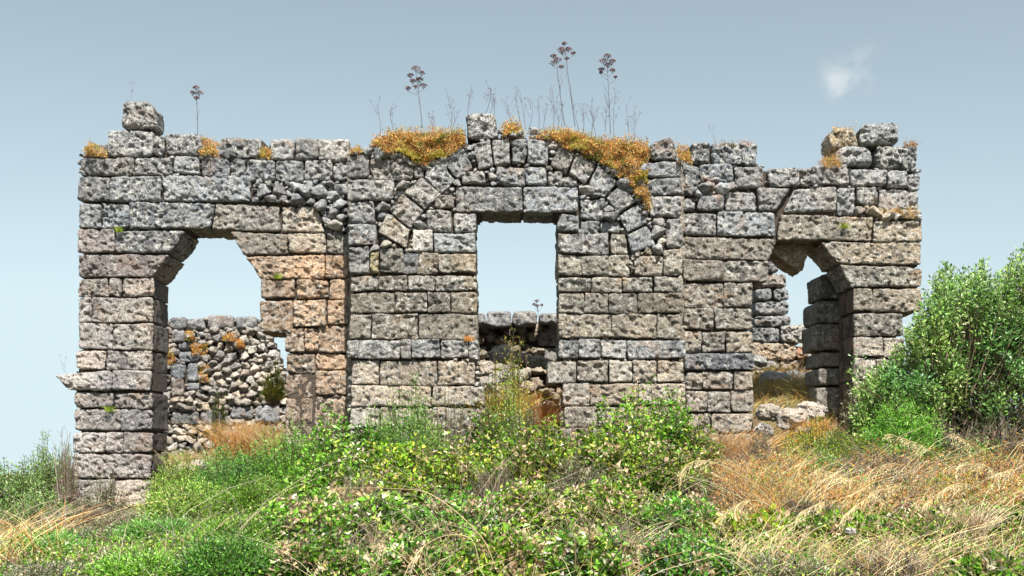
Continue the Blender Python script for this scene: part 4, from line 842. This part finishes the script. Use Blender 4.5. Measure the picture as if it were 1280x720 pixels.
PL = [([(1225, 650), (1195, 600), (1150, 560), (1105, 543)], 13.8, 'straw arching leftwards highest over the dark scrub'),
 ([(1262, 650), (1240, 600), (1212, 562), (1186, 544)], 14.2, 'straw arching up towards the tall bush'),
 ([(1185, 625), (1172, 600), (1140, 586), (1105, 579), (1075, 590)], 13.6, 'wide straw arch in front of the feathery bush'),
 ([(1130, 650), (1085, 612), (1050, 595), (1015, 586)], 13.4, 'straw arching towards the right doorway'),
 ([(1200, 650), (1160, 615), (1120, 607), (1085, 612)], 13.2, 'low straw arch in the middle of the straw field'),
 ([(1250, 650), (1235, 622), (1208, 606), (1180, 606), (1148, 628)], 13.0, 'strongly hooked straw left of the pale tuft'),
 ([(1262, 660), (1248, 610), (1225, 582), (1190, 581)], 13.5, 'straw bending left near the right edge'),
 ([(985, 655), (945, 608), (900, 582), (868, 575), (850, 586)], 13.2, 'big pale plume arching left over the leafy shrubs'),
 ([(1090, 660), (1060, 635), (1030, 625), (998, 636)], 12.8, 'short straw arch at the left of the straw field'),
 ([(1120, 650), (1108, 630), (1080, 622), (1050, 640)], 12.9, 'short hooked straw in the straw field centre'),
 ([(975, 660), (960, 632), (930, 625), (900, 640)], 13.0, 'small golden straw beside the leafy shrubs'),
 ([(1280, 655), (1278, 610), (1262, 588), (1240, 590)], 13.4, 'straw at the extreme right edge'),
 ([(620, 712), (600, 668), (545, 620), (500, 610), (420, 609)], 11.0, 'long thin bent stem crossing the centre foreground'),
 ([(600, 712), (590, 674), (560, 668), (532, 680), (515, 702)], 10.9, 'hooked straw at the bottom centre'),
 ([(520, 715), (500, 690), (482, 680)], 10.9, 'short straw at the bottom left of centre'),
 ([(720, 712), (716, 665), (704, 630)], 11.0, 'upright thin straw below the right window corner'),
 ([(1040, 715), (1050, 690), (1060, 668)], 10.9, 'upright straw with a white head at the bottom right')]
for k, (p, D, lab) in enumerate(PL): plume(p, D, lab, head=random.uniform(.3, .55) if k < 12 else (.1 if k in (12, 15) else .35), n=random.randint(24, 38) if k < 12 else 12, col=[(.74, .62, .36), (.66, .52, .27), (.80, .72, .50)])
tuft(1218, 700, 20, 50, 12.6, 260, [(.70, .60, .42), (.62, .50, .32)], 'pale upright straw tuft hanging in the lower right')

# ------------------------------------------------------------ uncountable cover
def cover(name, zones, n, pal, hmin, hmax, seed, wid=.006, leafy=False, w=None, lean=0, kind='stuff', size=(.03, .06)):
    r = np.random.default_rng(seed); X = []; Y = []; k = 0
    for (x0, x1, y0, y1, wt) in zones:
        m = int(n*wt); D = r.uniform(y0, y1, m); px = r.uniform(x0, x1, m); X.append((px-640)/F*D); Y.append(D)
    X = np.concatenate(X); Y = np.concatenate(Y); dn = fbm(np.stack([X*1.3, Y*1.3, X*0+seed], 1), 2); k = dn > r.uniform(-.8, .3, len(X)); X, Y = X[k], Y[k]; m = len(X)
    st = np.stack([X, Y, T(X, Y)-.01], 1); pl = Plant(); h = r.uniform(hmin, hmax, (m, 1))
    dr = r.normal(size=(m, 3))*np.array([.4, .4, 0])+np.array([lean, 0, 1]); h = h*np.clip(.75+.9*fbm(np.stack([X*.9, Y*.9, X*0+seed+4], 1), 2), .25, 1.6)[:, None]; dr[:, 0] += .8*perlin(np.stack([X*1.7, Y*1.7, X*0+2.], 1))
    if leafy:
        P = st+np.array([0, 0, 1])*r.uniform(0, 1, (m, 1))*h; pl.leaves(P, r.normal(size=(m, 3))+np.array([0, 0, .4]), r.uniform(*size, m), r.uniform(size[0]*.5, size[1]*.6, m), cols(m, pal, w))
    else: pl.tubes(bez(st, st+dr*h*.6, st+dr*h+np.stack([dr[:, 0]*.6, dr[:, 1]*.3, -.25+0*X], 1)*h, 4), wid*.5, .001, cols(m, pal, w))
    o = pl.build(name, STRAW if not leafy else LEAF, None, (0, 0, 0)); tag(o, kind=kind); return o
o = cover('dry_straw_grass', [(900, 1300, 13.6, 16.6, .72), (880, 990, 16.6, 19.4, .18), (1300, 1800, 11, 18, .5), (-20, 80, 12.5, 15.0, .1)], 5200, [(.78, .58, .26), (.70, .42, .14), (.60, .28, .08), (.84, .72, .46)], .12, .78, 1, .008, lean=-.08); tag(o, 'dry straw grass covering the slope at the lower right', 'grass')
o = cover('red_brown_undergrowth', [(890, 1300, 13.6, 18.0, 1), (1300, 1700, 12, 18, .4)], 22000, [(.66, .28, .06), (.46, .18, .06), (.72, .44, .14), (.14, .08, .05), (.22, .28, .07)], .1, .60, 2, leafy=True); tag(o, 'rusty dry undergrowth between the straws', 'undergrowth')
o = cover('leaf_litter', [(-60, 1340, 10.2, 19.6, 1), (-700, -60, 9, 20, .35), (1340, 2000, 9, 20, .35)], 40000, [(.40, .32, .20), (.50, .42, .28), (.28, .20, .12), (.12, .17, .04), (.16, .22, .05)], .0, .22, 3, leafy=True); tag(o, 'dry leaves and low weeds covering the foreground slope', 'undergrowth')
o = cover('green_ground_cover', [(-60, 1340, 10.2, 14.0, .9), (380, 900, 14, 19, .1), (-700, -60, 9, 19, .4), (1340, 2000, 9, 19, .4)], 42000, BROAD, .03, .30, 4, leafy=True, w=BW, size=(.03, .065)); tag(o, 'low green leafy plants covering the near slope', 'ground cover')
o = cover('weeds_among_straw', [(930, 1300, 13.8, 18.4, 1)], 15000, BROAD+GREYG[:2], .1, .5, 12, leafy=True, size=(.025, .06)); tag(o, 'green weeds growing up between the dry straws', 'weeds')
o = cover('interior_grass', [(180, 460, 21.4, 26.6, .35), (560, 720, 21, 24.4, .15), (930, 1060, 20.6, 26.5, .5)], 16000, [(.62, .46, .18), (.60, .34, .10), (.35, .36, .10), (.48, .40, .22)], .08, .38, 13, .012); tag(o, 'golden dry grass covering the ground inside the ruin', 'grass')
o = cover('near_straw', [(880, 1300, 10.8, 13.6, .8), (400, 880, 10.8, 13, .2)], 2600, [(.78, .62, .34), (.66, .44, .2), (.84, .74, .5)], .15, .6, 21, .008); tag(o, 'pale straws standing among the low green plants nearest the viewer', 'grass')
o = cover('dead_twigs', [(-40, 1300, 10.6, 17.5, .45), (900, 1300, 14, 17.5, .3), (400, 900, 11, 18, .25)], 4200, TWIG+[(.55, .46, .30), (.50, .42, .30)], .3, 1.05, 9, .010); tag(o, 'bare dead twigs poking out of the low vegetation', 'twigs')
o = cover('wild_grass', [(-80, 1360, 11.2, 21, .7), (180, 1080, 21, 27, .3), (-700, -80, 9, 26, .6), (1360, 2100, 9, 26, .6), (0, 1280, 27, 34, .5)], 14000, [(.20, .25, .07), (.35, .33, .14), (.52, .42, .22)], .1, .4, 5, .006); tag(o, 'thin wild grass scattered over the hillside', 'grass')

# ------------------------------------------------------------ fallen stones
bould = []
for k in range(6):
    bm = bmesh.new(); bmesh.ops.create_icosphere(bm, subdivisions=5, radius=1.0)
    vs = np.array([v.co for v in bm.verts]); f = np.array([[v.index for v in fc.verts] for fc in bm.faces]); bm.free()
    vs = np.sign(vs)*np.abs(vs)**.72; vs /= np.abs(vs).max(); o_ = 200+k*13.7
    d = 1+.22*fbm(vs*1.2+o_, 3)-.8*np.clip(.12-np.abs(perlin(vs*1.4+o_)), 0, 1)-.16*np.clip(perlin(vs*4.5+o_)-.05, 0, 1)-.08*np.clip(perlin(vs*11+o_), 0, 1)
    bould.append(mesh_from('boulder', vs*d[:, None], f.ravel(), np.full(len(f), 3), STONE))
def scatter(spec, group):
    for k, (px, py, rp, D, c, lab) in enumerate(spec):
        X, _, Z = at(px, py, D); s = rp/ppm(D); o = rubble(None, X, D, Z, s*1.15, s*1.0, s*.8, c, name='fallen_stone'); o.data = bould[k % 6]; tag(o, lab, 'stone', group)
scatter([(625, 443, 13, 22.6, (.50, .46, .42), 'rounded pale stone standing upright in the window gap'),
 (968, 478, 17, 24.8, (.50, .49, .47), 'big pale boulder inside the right doorway'), (950, 452, 8, 25.0, (.46, .46, .46), 'small round grey stone behind the left side of the right doorway'),
 (1015, 514, 15, 20.6, (.60, .54, .48), 'large pale slab lying on the right doorway sill'), (990, 524, 16, 20.4, (.56, .50, .45), 'pale flat stone left of the slab on the right doorway sill'),
 (962, 516, 14, 20.8, (.46, .41, .35), 'brownish flat stone at the left of the right doorway sill'), (955, 538, 10, 20.0, (.52, .49, .46), 'ashen stone below the right doorway sill'), (1005, 540, 9, 19.9, (.50, .38, .28), 'brown stone under the pale slab'),
 (485, 578, 11, 17.0, (.58, .47, .38), 'tan stone half hidden in the centre left shrubs'), (490, 583, 7, 16.9, (.5, .45, .38), 'small stone against the tan stone in the shrubs'),
 (228, 590, 12, 20.2, (.55, .47, .40), 'pale stone at the left doorway threshold'), (248, 583, 9, 20.6, (.50, .42, .34), 'small stone right of the one on the left doorway threshold'),
 (1063, 664, 6, 12.4, (.62, .60, .57), 'small white stone in the lower right foreground'), (370, 556, 8, 20.1, (.60, .54, .48), 'white stone at the foot of the pier by the left doorway'), (384, 580, 7, 19.6, (.62, .58, .52), 'second white stone below the pier, nearer the leafy shrub'),
 (640, 447, 8, 22.9, (.36, .34, .31), 'dark stone right of the upright one in the window gap'), (655, 449, 9, 23.0, (.40, .38, .35), 'second grey stone in the row behind the window'), (671, 452, 9, 23.0, (.43, .40, .36), 'third grey stone in the row behind the window'), (686, 457, 8, 22.9, (.40, .39, .36), 'grey stone at the right end of the row behind the window'),
 (606, 462, 11, 21.2, (.50, .44, .37), 'tan stone in the left of the window rubble'), (627, 462, 9, 21.6, (.42, .38, .32), 'brown stone under the upright one'), (604, 480, 12, 20.8, (.50, .46, .42), 'pale stone low in the left of the window rubble'), (625, 473, 12, 21.0, (.46, .45, .43), 'broad grey stone in the centre of the window rubble'), (648, 470, 10, 21.3, (.50, .47, .40), 'pale stone right of the centre in the window rubble'), (634, 494, 14, 20.6, (.52, .48, .43), 'big pale stone at the front of the window rubble'), (660, 486, 9, 20.9, (.5, .40, .28), 'tan stone at the right of the window rubble')], None)
print('blocks', len(blocks), 'rubble', nr, 'shrubs', nshrub[0])
